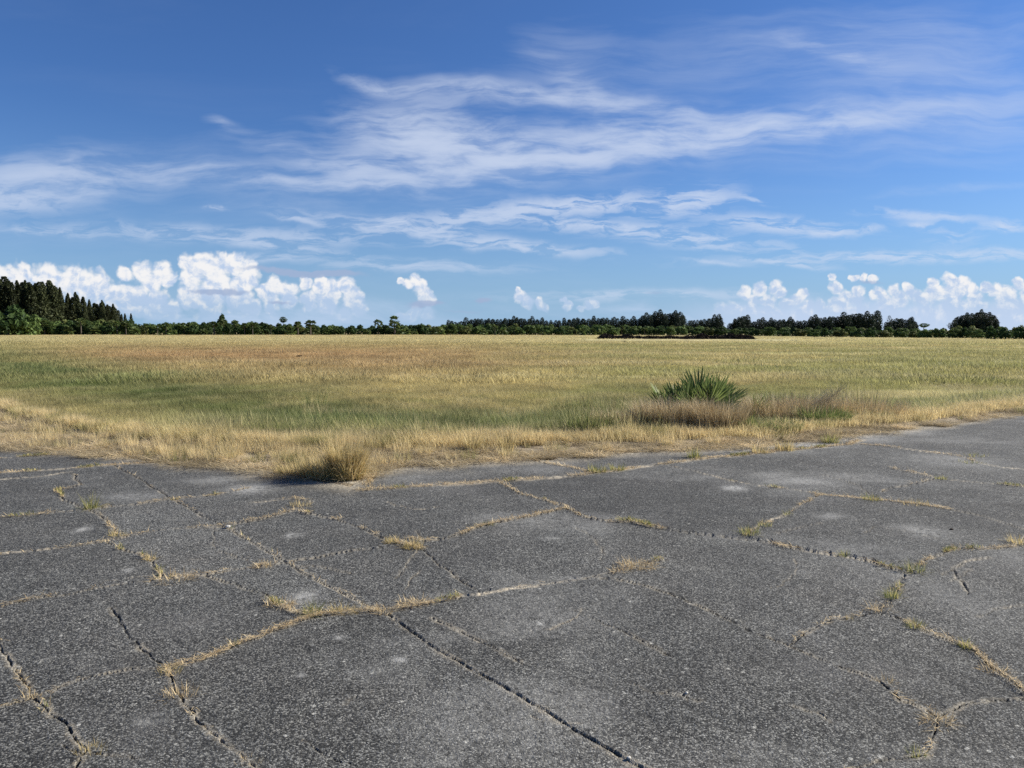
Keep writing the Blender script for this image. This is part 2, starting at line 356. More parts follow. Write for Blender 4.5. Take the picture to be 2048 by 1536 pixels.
def ground_mat():
    m, b, o = new_mat('field_ground'); p = b.pos()
    t = b.attr('tint', 'Color'); soil = b.attr('soil')
    n1 = b.noise(p, 3.0, 6, .7); n2 = b.noise(p, 28, 5, .7)
    mp = b.n('ShaderNodeMapping'); b.put(mp.inputs[0], p); mp.inputs[3].default_value = (.10, .45, 1)
    n3 = b.noise(mp.outputs[0], 1.0, 7, .65)
    c = b.scale_col(t, b.m('ADD', b.m('MULTIPLY', n3, .9), b.m('MULTIPLY_ADD', n2, .8, .0)))
    c = b.mix(b.ss(n1, .45, .75, 0, .35), c, (.10,.08,.045))
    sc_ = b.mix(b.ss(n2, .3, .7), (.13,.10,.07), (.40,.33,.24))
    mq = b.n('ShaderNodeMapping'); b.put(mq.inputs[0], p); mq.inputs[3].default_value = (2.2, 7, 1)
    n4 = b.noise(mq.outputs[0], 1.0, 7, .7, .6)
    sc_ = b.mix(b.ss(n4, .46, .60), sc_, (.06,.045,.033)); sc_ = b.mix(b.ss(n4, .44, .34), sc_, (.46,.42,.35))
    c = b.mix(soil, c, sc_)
    principled(b, o, c, .95, .1, bump(b, b.m('ADD', n1, n2), .8, .05)); return m
M_ground = ground_mat()

def simple_leaf(name, a, c, trans=.25, sc=.35, spec=.15, rough=.6, rnd=.5):
    m, b, o = new_mat(name)
    tone = b.attr('tone')
    oi = b.n('ShaderNodeObjectInfo').outputs['Random']
    col = b.mix(tone, a, c)
    col = b.scale_col(col, b.m('MULTIPLY_ADD', b.noise(b.pos(), sc, 4, .6), 1.0, .5))
    col = b.scale_col(col, b.m('MULTIPLY_ADD', oi, rnd, 1-rnd/2))
    leafy(b, o, col, trans, rough, spec); return m
M_casu = simple_leaf('casuarina_needles', (.014,.022,.009), (.075,.085,.036), .25)
M_pine = simple_leaf('pine_needles', (.014,.024,.018), (.040,.056,.036), .25)
M_bush = simple_leaf('bush_leaves', (.035,.065,.018), (.15,.21,.06), .35)
M_bushd = simple_leaf('dark_bush_leaves', (.018,.038,.012), (.075,.12,.035), .3)
M_busho = simple_leaf('olive_bush_leaves', (.06,.08,.026), (.22,.24,.08), .35)
M_palm = simple_leaf('palm_fans', (.035,.065,.018), (.18,.225,.075), .35, spec=.2, rough=.5)
M_palmetto = simple_leaf('palmetto_fans', (.085,.12,.035), (.26,.32,.10), .35, 6, spec=.2, rough=.4, rnd=.3)
M_palmdead = simple_leaf('dead_palmetto_fans', (.16,.11,.06), (.38,.28,.17), .2, 6)
def bark_mat():
    m, b, o = new_mat('bark'); p = b.pos()
    c = b.mix(b.noise(p, 3, 4), (.06,.05,.04), (.16,.135,.11)); principled(b, o, c, .95); return m
M_bark = bark_mat()

# ------------------------------------------------------------------ ground and asphalt limits, as depth over bearing
def curve(pts):
    w = np.array([pix(*p) for p in pts]); return w[:, 0]/w[:, 1], w[:, 1]
EDGE = curve([(-500,872),(0,896),(100,897),(190,903),(270,912),(350,926),(450,926),(560,937),(640,955),(700,966),(733,950),(752,938),(800,930),(900,922),(1000,917),(1060,914),(1200,904),(1300,898),(1400,894),(1500,886),(1600,880),(1660,879),(1700,868),(1780,860),(1850,850),(1900,850),(1960,838),(2048,828),(2400,790)])
FRNG = curve([(-500,765),(0,818),(60,838),(120,852),(200,868),(300,880),(400,887),(520,896),(600,902),(700,902),(800,902),(1000,895),(1200,888),(1400,881),(1500,877),(1600,868),(1700,856),(1800,846),(1900,835),(2048,815),(2400,775)])
def edge_d(x, y):
    uu = x/np.maximum(y, .05); return np.interp(uu, *EDGE)
def fr_d(x, y):
    uu = x/np.maximum(y, .05); return np.interp(uu, *FRNG)
def gz(x, y):
    x = np.asarray(x, float); y = np.asarray(y, float)
    e = edge_d(x, y); f = fr_d(x, y); s = y-f
    z = np.where(y > e-.1, .012*sstep(y, e, e+.5), -.07*sstep(e-y, .1, .6))
    z = z+.035*np.exp(-((s-.3)/.6)**2) - .16*sstep(s, .6, 2.6)*(1-.75*sstep(s, 4, 14))
    z = z+.05*(fbm(x*.25, y*.25, 3)-.5)*sstep(s, 0, 3)
    z = z+.35*(fbm(x*.03, y*.03, 5)-.5)*sstep(s, 12, 60)
    return z
def G(v, c, s): return np.exp(-((v-c)/s)**2)
def tint(x, y):
    """what colour the grass itself has, over the field"""
    X, Y = proj(x, y); Y = np.where(y > 1, Y, 2000); n = fbm(x*.35, y*.35, 11); nb = fbm(x*.05, y*.12, 23); ns = fbm(x*.03, y*.35, 31)
    n2 = fbm(x*1.3, y*1.3, 57)
    tan = np.array([.41,.345,.15]); straw = np.array([.58,.505,.275]); red = np.array([.41,.265,.13])
    olive = np.array([.27,.275,.095]); green = np.array([.115,.155,.042]); gold = np.array([.58,.48,.26])
    c = np.ones(X.shape+(3,))*tan
    def mixin(c, w, col): w = np.clip(w, 0, 1)[..., None]; return c*(1-w)+col*w
    right = sstep(X, 850, 1350)
    c = mixin(c, (.25+.5*right)*sstep(n, .35, .65), olive)
    c = mixin(c, .5*sstep(ns, .55, .75), straw)
    c = mixin(c, .6*sstep(ns, .48, .28)*right, olive)
    c = mixin(c, .82*G(Y, 713, 22)*(1-sstep(X, 700, 1300))*sstep(X, -100, 300), red)
    c = mixin(c, .45*G(Y, 735, 22)*(1-sstep(X, 800, 1300))*sstep(nb, .3, .6), red)
    c = mixin(c, .5*G(Y, 668, 5)*(1-sstep(X, 1100, 1500)), red)
    c = mixin(c, .55*sstep(Y, 690, 679), straw)
    # darker green along the shallow drain
    yl = np.interp(X, [-200,0,150,300,450,600,900,1200,1500,2300], [715,742,762,785,808,830,845,845,828,760])
    c = mixin(c, (.95*G(Y, yl, 26+18*(X<700))*(.75+.5*sstep(n,.3,.7)))*(1-.55*sstep(X,1450,1700)), green)
    c = mixin(c, .75*sstep(n2, .45, .7)*sstep(Y, 770, 820)*sstep(X, 200, 420), green*1.1)
    c = mixin(c, .8*sstep(fbm(x*.8, y*.8, 58), .5, .62)*sstep(Y, 780, 830)*sstep(X, 200, 420), green*.7)
    c = mixin(c, .45*sstep(n2, .5, .25)*sstep(Y, 745, 800), straw*.9)
    # pale mown thatch patches on the right
    c = mixin(c, .65*sstep(vn(x*.3, y*.8, 77), .62, .85)*sstep(X, 1300, 1700)*sstep(Y, 690, 720), straw)
    c = mixin(c, .5*sstep(X, 1500, 1800)*G(Y, 735, 35)*sstep(nb, .35, .6), np.array([.20,.22,.06]))
    # golden verge
    s = y-fr_d(x, y)
    c = mixin(c, .92*(1-sstep(s, .4, 1.1))*(.75+.5*n2), gold)
    c = mixin(c, .8*sstep(560-X, 0, 400)*(1-sstep(s, 3.0, 6.0)), np.array([.36,.32,.13])); c = mixin(c, .5*sstep(500-X, 0, 300)*(1-sstep(s, 2.0, 5.0))*sstep(n2, .4, .6), gold)
    return c*(.60+.8*fbm(x*1.1, y*1.1, 91))[..., None]*(.8+.4*fbm(x*.16, y*.4, 93))[..., None]

# ground: one sheet out to the horizon
rr = np.concatenate([[.5, 2, 4, 6], np.geomspace(7.2, 60, 190), np.geomspace(60, 4500, 90)[1:]])
aa = np.concatenate([np.linspace(-48, 48, 480), np.linspace(48, 312, 60)[1:-1]])*pi/180
AA, RR = np.meshgrid(aa, rr); gx = RR*np.sin(AA); gy = RR*np.cos(AA); gzv = gz(gx, gy)
nr, na = RR.shape; idx = np.arange(nr*na).reshape(nr, na); nx = np.roll(idx, -1, 1)
Q = np.stack([idx[:-1], nx[:-1], nx[1:], idx[1:]], -1).reshape(-1, 4)[:, ::-1]
tn = tint(gx, gy).reshape(-1, 3)
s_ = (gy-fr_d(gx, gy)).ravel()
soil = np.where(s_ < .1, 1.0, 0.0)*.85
V = np.stack([gx, gy, gzv], -1).reshape(-1, 3)
V = np.vstack([V, [[0,0,V[0,2]]]]); tn = np.vstack([tn, tn[:1]]); soil = np.append(soil, 1)
T = np.stack([idx[0], np.roll(idx[0], -1), np.full(na, nr*na)], -1)
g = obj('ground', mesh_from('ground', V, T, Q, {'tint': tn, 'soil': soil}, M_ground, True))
tag(g, 'flat grassy ground of the open field reaching the horizon', 'ground', kind='structure')

# ------------------------------------------------------------------ cracks (photo points mapped onto the ground): points, width m, sand, dirt, litter
CR = [
 ([(715,981),(800,975),(900,968),(1000,962),(1100,955),(1200,945),(1300,932),(1400,918),(1500,908),(1600,898),(1700,888),(1722,880)], .03, 1.0, .2, 1.0, .16),
 ([(715,981),(738,966),(752,936)], .03, .8, .3, .8, .12),
 ([(1055,916),(1090,925),(1130,932),(1185,944)], .03, .7, .5, .7, .12),
 ([(1000,964),(1040,987),(1085,998),(1130,1012),(1150,1025),(1175,1035),(1215,1042)], .022, .15, .9, .25, .05),
 ([(1215,1042),(1260,1042),(1330,1058),(1400,1067),(1470,1075),(1530,1082),(1585,1095)], .022, .5, .5, 1.0, .07),
 ([(1585,1095),(1640,1105),(1690,1112),(1740,1122),(1790,1138),(1812,1145)], .018, .8, .5, .35, .05),
 ([(1130,1016),(1060,1032),(1000,1042),(960,1052),(920,1068),(880,1078),(845,1080),(820,1076)], .02, .55, .6, .8, .06),
 ([(600,1022),(640,1030),(680,1040),(720,1053),(760,1072),(800,1085),(845,1097)], .02, .2, .8, .9, .05),
 ([(845,1097),(865,1112),(880,1130),(905,1143),(930,1165),(960,1183)], .018, .3, 1.0, .05, .03),
 ([(225,928),(280,958),(345,998),(400,1028),(445,1050)], .018, .2, 1.0, .05, .03),
 ([(445,1050),(500,1080),(560,1115),(620,1150),(690,1185),(740,1212),(775,1225)], .02, .75, .7, .05, .04),
 ([(775,1225),(820,1260),(880,1300),(950,1340),(1020,1380),(1100,1425),(1180,1475),(1250,1515),(1330,1562)], .016, .55, .9, .0, .025),
 ([(-60,1224),(0,1212),(60,1198),(130,1190),(200,1175),(270,1163),(330,1157),(400,1148),(460,1138),(520,1130),(570,1122)], .016, .8, .3, .35, .05),
 ([(570,1122),(640,1110),(700,1098),(760,1092),(845,1090)], .01, .1, .9, .0, .02),
 ([(960,1186),(900,1198),(850,1208),(800,1215),(760,1218),(700,1222),(650,1228),(600,1240),(540,1262),(480,1285),(430,1308),(380,1325),(330,1333)], .018, .6, .4, 1.3, .045),
 ([(330,1333),(290,1335),(230,1345),(170,1357),(110,1380),(60,1398),(0,1415),(-60,1425)], .010, .5, .7, .08, .03),
 ([(960,1188),(1000,1182),(1050,1173),(1100,1166),(1172,1156)], .02, 1.3, .1, .25, .07),
 ([(1172,1156),(1240,1138),(1290,1128),(1330,1118)], .012, .5, .6, .3, .05),
 ([(330,1333),(345,1365),(365,1400),(390,1430),(420,1465),(450,1490),(490,1520),(520,1550)], .014, .6, .7, .7, .04),
 ([(-30,1260),(0,1285),(15,1310),(40,1350),(60,1390),(90,1415),(130,1445),(150,1480),(175,1500),(150,1545)], .016, .4, 1.0, .12, .04),
 ([(222,1215),(232,1230),(250,1262),(280,1295),(312,1322),(330,1333)], .008, .15, 1.0, .0, .015),
 ([(-60,1113),(0,1108),(60,1103),(130,1095),(210,1083),(260,1070),(330,1058),(445,1052)], .018, .9, .3, .3, .06),
 ([(-60,1040),(0,1035),(60,1030),(130,1022),(190,1015),(270,1008),(345,998),(430,990),(500,975)], .018, .8, .3, .35, .07),
 ([(-60,950),(0,946),(70,942),(130,938),(200,932),(300,925),(360,915)], .03, .9, .2, .9, .12),
 ([(-60,965),(0,960),(70,955),(140,945)], .02, 1.0, .1, .1, .12),
 ([(-60,920),(0,917),(90,910),(200,908)], .03, .9, .2, .6, .12),
 ([(150,950),(162,970),(115,980),(125,1000),(170,1015),(190,1025),(215,1045),(235,1070)], .02, .4, .8, .3, .04),
 ([(215,1085),(240,1098),(285,1110),(310,1135),(325,1150)], .018, .4, .8, .3, .04),
 ([(400,1148),(470,1165),(530,1185),(545,1200)], .010, .1, 1.0, .0, .02),
 ([(535,1202),(570,1214),(600,1226),(650,1228)], .016, .6, .5, 1.0, .05),
 ([(445,1052),(530,1035),(590,1018),(625,1003)], .018, .6, .4, .5, .06),
 ([(625,1003),(590,995),(500,1005)], .015, .6, .2, .4, .06),
 ([(1640,990),(1600,1010),(1560,1035),(1520,1050),(1490,1072)], .022, .8, .3, .6, .07),
 ([(1340,932),(1400,945),(1460,962),(1520,972),(1570,977),(1620,985),(1640,990)], .02, .6, .4, .35, .07),
 ([(1640,990),(1700,995),(1760,1000),(1830,1008),(1900,1018)], .022, .8, .3, 1.2, .08),
 ([(1900,1018),(1960,1030),(2048,1058),(2110,1075)], .01, .3, .5, .0, .03),
 ([(1720,888),(1780,893),(1850,903),(1920,912),(1960,925),(2000,935),(2110,946)], .025, .8, .2, .45, .10),
 ([(1780,935),(1830,945),(1880,957),(1930,962),(2010,970),(2110,980)], .02, .6, .4, .35, .07),
 ([(1880,955),(1840,965),(1780,975),(1765,982)], .015, .4, .8, .1, .04),
 ([(1812,1145),(1850,1122),(1890,1105),(1920,1097),(1990,1097),(2030,1092),(2048,1075),(2100,1040)], .016, .6, .4, .6, .05),
 ([(1885,1150),(1905,1140),(1930,1125),(1980,1115)], .010, .8, .5, .0, .05),
 ([(1905,1140),(1925,1165),(1935,1190)], .010, .3, 1.0, .1, .02),
 ([(1812,1145),(1795,1180),(1780,1200),(1750,1222)], .01, .5, .3, .2, .04),
 ([(1750,1222),(1700,1235),(1660,1238),(1635,1250),(1610,1265),(1582,1288)], .009, .2, 1.0, .2, .02),
 ([(1750,1222),(1790,1232),(1830,1250),(1870,1270),(1920,1288),(1950,1300),(1975,1325),(2010,1350),(2048,1380),(2110,1430)], .016, .3, .9, .6, .03),
 ([(1172,1156),(1230,1155),(1300,1173),(1350,1192),(1400,1212),(1450,1235),(1500,1262),(1550,1280),(1600,1300),(1650,1320),(1700,1340),(1760,1362)], .009, .45, .8, .0, .02),
 ([(1760,1362),(1775,1375),(1800,1400),(1850,1415),(1875,1432)], .012, .1, 1.0, .1, .02),
 ([(1875,1432),(1870,1460),(1862,1490),(1850,1510),(1800,1518),(1740,1530),(1690,1545)], .014, .3, .9, .15, .03),
 ([(1875,1432),(1920,1410),(1980,1398),(2048,1395),(2110,1390)], .008, .1, .9, .0, .02),
 ([(865,1236),(920,1260),(960,1280),(1000,1300),(1045,1328)], .008, .3, .9, .0, .015),
 ([(1150,1220),(1200,1240),(1250,1262),(1300,1290),(1345,1312)], .006, .15, .5, .0, .015),
 ([(810,1175),(825,1150),(840,1138)], .007, .6, .2, .0, .02),
 ([(1760,1000),(1720,970),(1650,950)], .007, .2, .4, .0, .02),
]
# short hairline cracks branching off and between them
hr = random.Random(5)
for _ in range(20):
    X = hr.uniform(30, 2020); Y = hr.uniform(985, 1500); a = hr.choice([hr.gauss(.6, .25), hr.gauss(-.2, .25)]); pts = [(X, Y)]
    for k in range(hr.randint(2, 5)):
        a += hr.gauss(0, .45); L = hr.uniform(18, 42)*(Y/1100.); X += cos(a)*L; Y += sin(a)*L*.6; pts.append((X, max(950, min(1580, Y))))
    CR.append((pts, .004, hr.choice([.2, .4, .6]), hr.uniform(.15, .4), 0, .02))
NMAIN = len(CR)-20
# fan grid of the pavement, fine where it is seen
uf = np.linspace(-.80, .80, 1230); ue = .80*np.exp(np.linspace(0, 4.0, 26)[1:])
us = np.concatenate([-ue[::-1], uf, ue])
yb = 1600-np.arange(0, 388)*2.0; yb = yb[yb > 800]
ds = np.array([pix(1024, y)[1] for y in yb]); ds = np.concatenate([[.25, .8, 1.5, 2.0], ds, np.linspace(ds[-1], 22, 24)[1:]])
UU, DD = np.meshgrid(us, ds); px = UU*DD; py = DD.copy()
# slightly jitter so edges are not ruled
px += (vn(px*60, py*60, 5)-.5)*.004; 
shp = px.shape; x1 = px.ravel(); y1 = py.ravel(); NV = len(x1)
depth = np.zeros(NV); sand = np.zeros(NV); dirt = np.zeros(NV)
dense = []; litter_spots = []
for ci, (pts, w, sa, di, li, sw) in enumerate(CR):
    P_ = np.array([pix(*p) for p in pts]); out = [P_[0]]
    for a, c in zip(P_[:-1], P_[1:]):
        L = np.hypot(*(c-a)); n = max(2, int(L/.045)); t = np.linspace(0, 1, n+1)[1:, None]
        q = a+(c-a)*t; nrm = np.array([-(c-a)[1], (c-a)[0]])/max(L, 1e-6)
        big_ = min(.06, L*.09); jit = (fbm(q[:, 0]*4+ci, q[:, 1]*4, 71)-.5)*big_*1.6+(fbm(q[:, 0]*14+ci, q[:, 1]*14, 73)-.5)*.05
        jit *= np.sin(np.pi*t[:, 0])**.4
        if 9 <= ci <= 11: jit *= .45
        out += list(q+nrm*jit[:, None])
    out = np.array(out); dense.append(out)
    ok = (np.abs(x1) < 30)
    for k0 in range(0, len(out)-1, 6):
        seg = out[k0:k0+7]; m_ = .35
        sel = np.where((x1 > seg[:, 0].min()-m_) & (x1 < seg[:, 0].max()+m_) & (y1 > seg[:, 1].min()-m_) & (y1 < seg[:, 1].max()+m_))[0]
        if not len(sel): continue
        X_ = x1[sel]; Y_ = y1[sel]; dm = np.full(len(sel), 9.0)
        for a, c in zip(seg[:-1], seg[1:]):
            e = c-a; l2 = e@e+1e-12; t = np.clip(((X_-a[0])*e[0]+(Y_-a[1])*e[1])/l2, 0, 1)
            dm = np.minimum(dm, np.hypot(X_-a[0]-t*e[0], Y_-a[1]-t*e[1]))
        nn = fbm(X_*9, Y_*9, 41); wv = w*.23*(.2+1.6*fbm(X_*3.1, Y_*3.1, 43)); dm = np.maximum(0, dm+(fbm(X_*45, Y_*45, 44, 2)-.5)*.012*np.clip(1.6-Y_*.2, 0, 1))
        pxw = Y_*.0015                                     # keep hairlines as wide as the mesh can carry
        wv = np.maximum(wv, pxw*(.70 if ci < NMAIN else .45))
        core = 1-sstep(dm, wv*.35, wv*.95)
        depth[sel] = np.maximum(depth[sel], core*(.004+.010*min(1, di+.2))*(.4+nn))
        dirt[sel] = np.maximum(dirt[sel], core*di*sstep(nn+fbm(X_*2, Y_*2, 49)*.6, .42, .72))
        sm = sa*(1-sstep(dm, sw*.10, sw*(.15+.85*nn)))*(.35+.9*sstep(fbm(X_*2.2, Y_*2.2, 47), .3, .6))*sstep(fbm(X_*12, Y_*12, 48)+.25*sa, .42, .66)
        sand[sel] = np.maximum(sand[sel], sm)
        sand[sel] = np.maximum(sand[sel], .55*di*(1-sstep(dm, wv+.006, wv+.022+pxw))*sstep(dm, wv*.5, wv+.004)*sstep(fbm(X_*7, Y_*7, 45), .42, .6))
    litter_spots.append((out, w, li, sw))
# slabs: flood fill between cracks
cs = .045; gx0, gy0 = -13.0, 2.0; gw, gh = int(27/cs), int(14/cs)
wall = np.zeros((gh, gw), bool)
for out in dense[:NMAIN]:
    e0 = out[0]+(out[0]-out[min(3, len(out)-1)])/max(np.hypot(*(out[0]-out[min(3, len(out)-1)])), 1e-6)*.12
    e1 = out[-1]+(out[-1]-out[-4])/max(np.hypot(*(out[-1]-out[-4])), 1e-6)*.12
    o2 = np.vstack([e0, out, e1])
    for a, c in zip(o2[:-1], o2[1:]):
        n = int(np.hypot(*(c-a))/.02)+1
        for t in np.linspace(0, 1, n+1):
            q = a+(c-a)*t; i = int((q[1]-gy0)/cs); j = int((q[0]-gx0)/cs)
            if 0 <= i < gh-1 and 0 <= j < gw-1: wall[i:i+2, j:j+2] = True
lab = np.zeros((gh, gw), np.int32); cur = 0; sizes = [0]
for i0 in range(0, gh, 4):
    for j0 in range(0, gw, 4):
        if lab[i0, j0] or wall[i0, j0]: continue
        cur += 1; stack = [(i0, j0)]; lab[i0, j0] = cur; n = 0
        while stack:
            i, j = stack.pop(); n += 1
            for a, c in ((i+1, j), (i-1, j), (i, j+1), (i, j-1)):
                if 0 <= a < gh and 0 <= c < gw and not lab[a, c] and not wall[a, c]: lab[a, c] = cur; stack.append((a, c))
        sizes.append(n)
sizes = np.array(sizes); small = np.where(sizes*cs*cs < .06)[0]; lab[np.isin(lab, small)] = 0
for _ in range(14):
    z = lab == 0
    if not z.any(): break
    for sh, ax in ((1,0),(-1,0),(1,1),(-1,1)):
        r = np.roll(lab, sh, ax); lab = np.where(z & (lab == 0), r, lab)
li_ = np.clip(((y1-gy0)/cs).astype(int), 0, gh-1); lj_ = np.clip(((x1-gx0)/cs).astype(int), 0, gw-1)
L_ = lab[li_, lj_]; L_[L_ == 0] = 1
_cx = np.bincount(L_, x1, cur+2)/np.maximum(np.bincount(L_, minlength=cur+2), 1); offs = rng.normal(0, .005, cur+2); offs[0] = 0; slabtone = np.clip(rng.uniform(0, .55, cur+2)+sstep(-_cx, -.5, 2.5)*.5, 0, 1)  # random tone, plus grazing sheen painted into the slabs on the left
# the long straight joint: its right side stands a little proud
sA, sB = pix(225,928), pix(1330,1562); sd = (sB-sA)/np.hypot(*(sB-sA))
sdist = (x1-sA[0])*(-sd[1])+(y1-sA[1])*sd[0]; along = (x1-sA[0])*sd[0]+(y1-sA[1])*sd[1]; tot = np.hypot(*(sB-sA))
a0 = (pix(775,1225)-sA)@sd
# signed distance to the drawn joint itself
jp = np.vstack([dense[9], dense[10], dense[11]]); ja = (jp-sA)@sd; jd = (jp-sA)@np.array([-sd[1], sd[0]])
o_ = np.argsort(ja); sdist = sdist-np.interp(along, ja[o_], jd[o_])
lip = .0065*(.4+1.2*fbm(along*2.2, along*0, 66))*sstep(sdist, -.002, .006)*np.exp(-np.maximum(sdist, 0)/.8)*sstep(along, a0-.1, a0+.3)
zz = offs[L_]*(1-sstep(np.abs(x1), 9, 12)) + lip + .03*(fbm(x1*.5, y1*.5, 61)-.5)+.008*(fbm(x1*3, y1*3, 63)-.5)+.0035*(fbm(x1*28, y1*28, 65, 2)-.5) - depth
sand = np.maximum(sand, .45*sstep(sdist, -.045, -.008)*(1-sstep(sdist, .0, .006))*sstep(along, a0, a0+.3)*sstep(fbm(x1*9, y1*9, 68), .3, .6))  # paints the sunlit lip as a pale band left of the joint
# pale worn patches
pale = .35*sstep(fbm(x1*.8, y1*1.1, 67), .56, .78)
for (X, Y, rx, ry, w) in [(500,978,50,9,1),(270,993,60,8,.7),(1468,977,26,5,1.6),(1600,962,80,11,.8),(1560,950,70,7,.5),(610,1190,30,12,1.0),(1300,940,160,14,.25),(820,958,80,14,.45),
   (1850,1065,50,12,.7),(1660,1034,30,6,.6),(1900,920,90,12,.6),(1100,1075,20,4,.7),(798,1317,14,6,1.4),(680,1272,12,5,1.3),(585,1068,14,5,1.2),(165,1058,14,4,1.2),(255,1140,10,4,1.2),
   (1080,1245,8,4,1.2),(600,1350,8,4,1.2),(1720,875,60,8,1),(1800,862,60,6,1),(1500,900,120,7,.8),(1900,1190,60,40,.35),(900,1190,60,10,.4),(1150,1155,60,8,.4),(300,1440,30,14,.5),(430,960,50,8,.6),(110,905,60,5,.5),(1620,890,70,5,1.1)]:
    c = pix(X, Y); r1 = pix(X+rx, Y); r2 = pix(X, Y-ry); a = np.hypot(*(r1-c)); d_ = np.hypot(*(r2-c))
    pale = np.maximum(pale, w*np.exp(-(((x1-c[0])/a)**2+((y1-c[1])/d_)**2)))
e = edge_d(x1, y1)+(fbm(x1*2.2, y1*2.2, 81)-.5)*.7
sand = np.maximum(sand, .95*(1-sstep(e-y1, 0, .35+.9*fbm(x1*1.1, y1*1.1, 83))))
inside = (y1 < e) & (np.abs(x1) < 60)
zz = zz - .03*(1-sstep(e-y1, 0, .12))
V = np.stack([x1, y1, zz], 1)
nr, nc = shp; idx = np.arange(NV).reshape(shp)
Q = np.stack([idx[:-1, :-1], idx[:-1, 1:], idx[1:, 1:], idx[1:, :-1]], -1).reshape(-1, 4)
Q = Q[inside[Q].any(1)]
ql = L_[Q[:, 0]]
# outside the fine part everything is one apron
cen = V[Q].mean(1); ql = np.where((np.abs(cen[:, 0]) > 12.5) | (cen[:, 1] > 15.8) | (cen[:, 1] < 2.1), 1, ql)
pav = bpy.data.objects.new('asphalt_pavement', None); COL.objects.link(pav)
tag(pav, 'cracked old asphalt pavement in the foreground', 'pavement', kind='structure')
labs, cnt = np.unique(ql, return_counts=True)
for l in labs[np.argsort(-cnt)]:
    q = Q[ql == l]; used, inv = np.unique(q, return_inverse=True)
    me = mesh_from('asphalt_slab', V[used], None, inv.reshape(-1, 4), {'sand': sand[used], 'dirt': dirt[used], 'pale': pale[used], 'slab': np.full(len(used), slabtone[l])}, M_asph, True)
    obj('asphalt_slab', me, pav)
me = mesh_from('asphalt_slab', [(-60,-40,0),(60,-40,0),(60,.25,0),(-60,.25,0)], None, [(0,1,2,3)], {k: np.zeros(4) for k in ('sand','dirt','pale','slab')}, M_asph)
obj('asphalt_slab', me, pav)

# ------------------------------------------------------------------ grass clumps spread as stuff
def clump(name, n, rad, Lm, Ls, l0, l1, W, mat, nseg=2, flat=False):
    a = rng.uniform(0, 2*pi, n); r = rad*np.sqrt(rng.uniform(0, 1, n))
    base = np.stack([r*np.cos(a), r*np.sin(a), np.full(n, -.01)], 1)
    if flat: base[:, 2] = rng.uniform(.0, .02, n)
    az = a+rng.normal(0, .9, n); L = np.abs(rng.normal(Lm, Ls, n))+Lm*.25
    me = blade_mesh(name, blades(base, az, rng.uniform(l0[0], l0[1], n), rng.uniform(l1[0], l1[1], n), L, W*rng.uniform(.6, 1.4, n), nseg), mat)
    return bpy.data.objects.new(name, me)
def scatter(name, pts, sc, tint_, protos, label, cat, zs=None):
    N = len(pts); me = bpy.data.meshes.new(name); me.vertices.add(N)
    z = gz(pts[:, 0], pts[:, 1]) if zs is None else zs
    me.vertices.foreach_set('co', np.column_stack([pts, z]).astype(np.float32).ravel())
    def fa(k, a): x_ = me.attributes.new(k, 'FLOAT', 'POINT'); x_.data.foreach_set('value', np.asarray(a, np.float32))
    fa('sc', sc); fa('rot', rng.uniform(0, 2*pi, N))
    ia = me.attributes.new('pick', 'INT', 'POINT'); ia.data.foreach_set('value', rng.integers(0, len(protos), N).astype(np.int32))
    ca = me.attributes.new('tint', 'FLOAT_COLOR', 'POINT'); c = np.ones((N, 4), np.float32); c[:, :3] = tint_; ca.data.foreach_set('color', c.ravel())
    ng = bpy.data.node_groups.new(name, 'GeometryNodeTree')
    ng.interface.new_socket('Geometry', in_out='INPUT', socket_type='NodeSocketGeometry')
    ng.interface.new_socket('Geometry', in_out='OUTPUT', socket_type='NodeSocketGeometry')
    gi = ng.nodes.new('NodeGroupInput'); go = ng.nodes.new('NodeGroupOutput')
    mp = ng.nodes.new('GeometryNodeMeshToPoints'); ng.links.new(gi.outputs[0], mp.inputs[0])
    ip = ng.nodes.new('GeometryNodeInstanceOnPoints'); ng.links.new(mp.outputs[0], ip.inputs['Points'])
    gg = ng.nodes.new('GeometryNodeGeometryToInstance')
    for p in reversed(protos):
        oi = ng.nodes.new('GeometryNodeObjectInfo'); oi.inputs[0].default_value = p
        ng.links.new(oi.outputs['Geometry'], gg.inputs[0])
    ng.links.new(gg.outputs[0], ip.inputs['Instance']); ip.inputs['Pick Instance'].default_value = True
    def na(k, t):
        n_ = ng.nodes.new('GeometryNodeInputNamedAttribute'); n_.data_type = t; n_.inputs[0].default_value = k; return n_.outputs[0]
    ng.links.new(na('pick', 'INT'), ip.inputs['Instance Index'])
    cx = ng.nodes.new('ShaderNodeCombineXYZ'); ng.links.new(na('rot', 'FLOAT'), cx.inputs[2]); ng.links.new(cx.outputs[0], ip.inputs['Rotation'])
    ng.links.new(na('sc', 'FLOAT'), ip.inputs['Scale'])
    ng.links.new(ip.outputs[0], go.inputs[0])
    o = obj(name, me); md = o.modifiers.new('scatter', 'NODES'); md.node_group = ng
    return tag(o, label, cat, kind='stuff')

def sample(n, d0, d1, umax=.82, power=1.0):
    """points over the fan of the view and its margins, spread with depth"""
    t = rng.uniform(0, 1, n); d = (d0**(2-power)+(d1**(2-power)-d0**(2-power))*t)**(1/(2-power))
    return np.column_stack([rng.uniform(-umax, umax, n)*d, d])

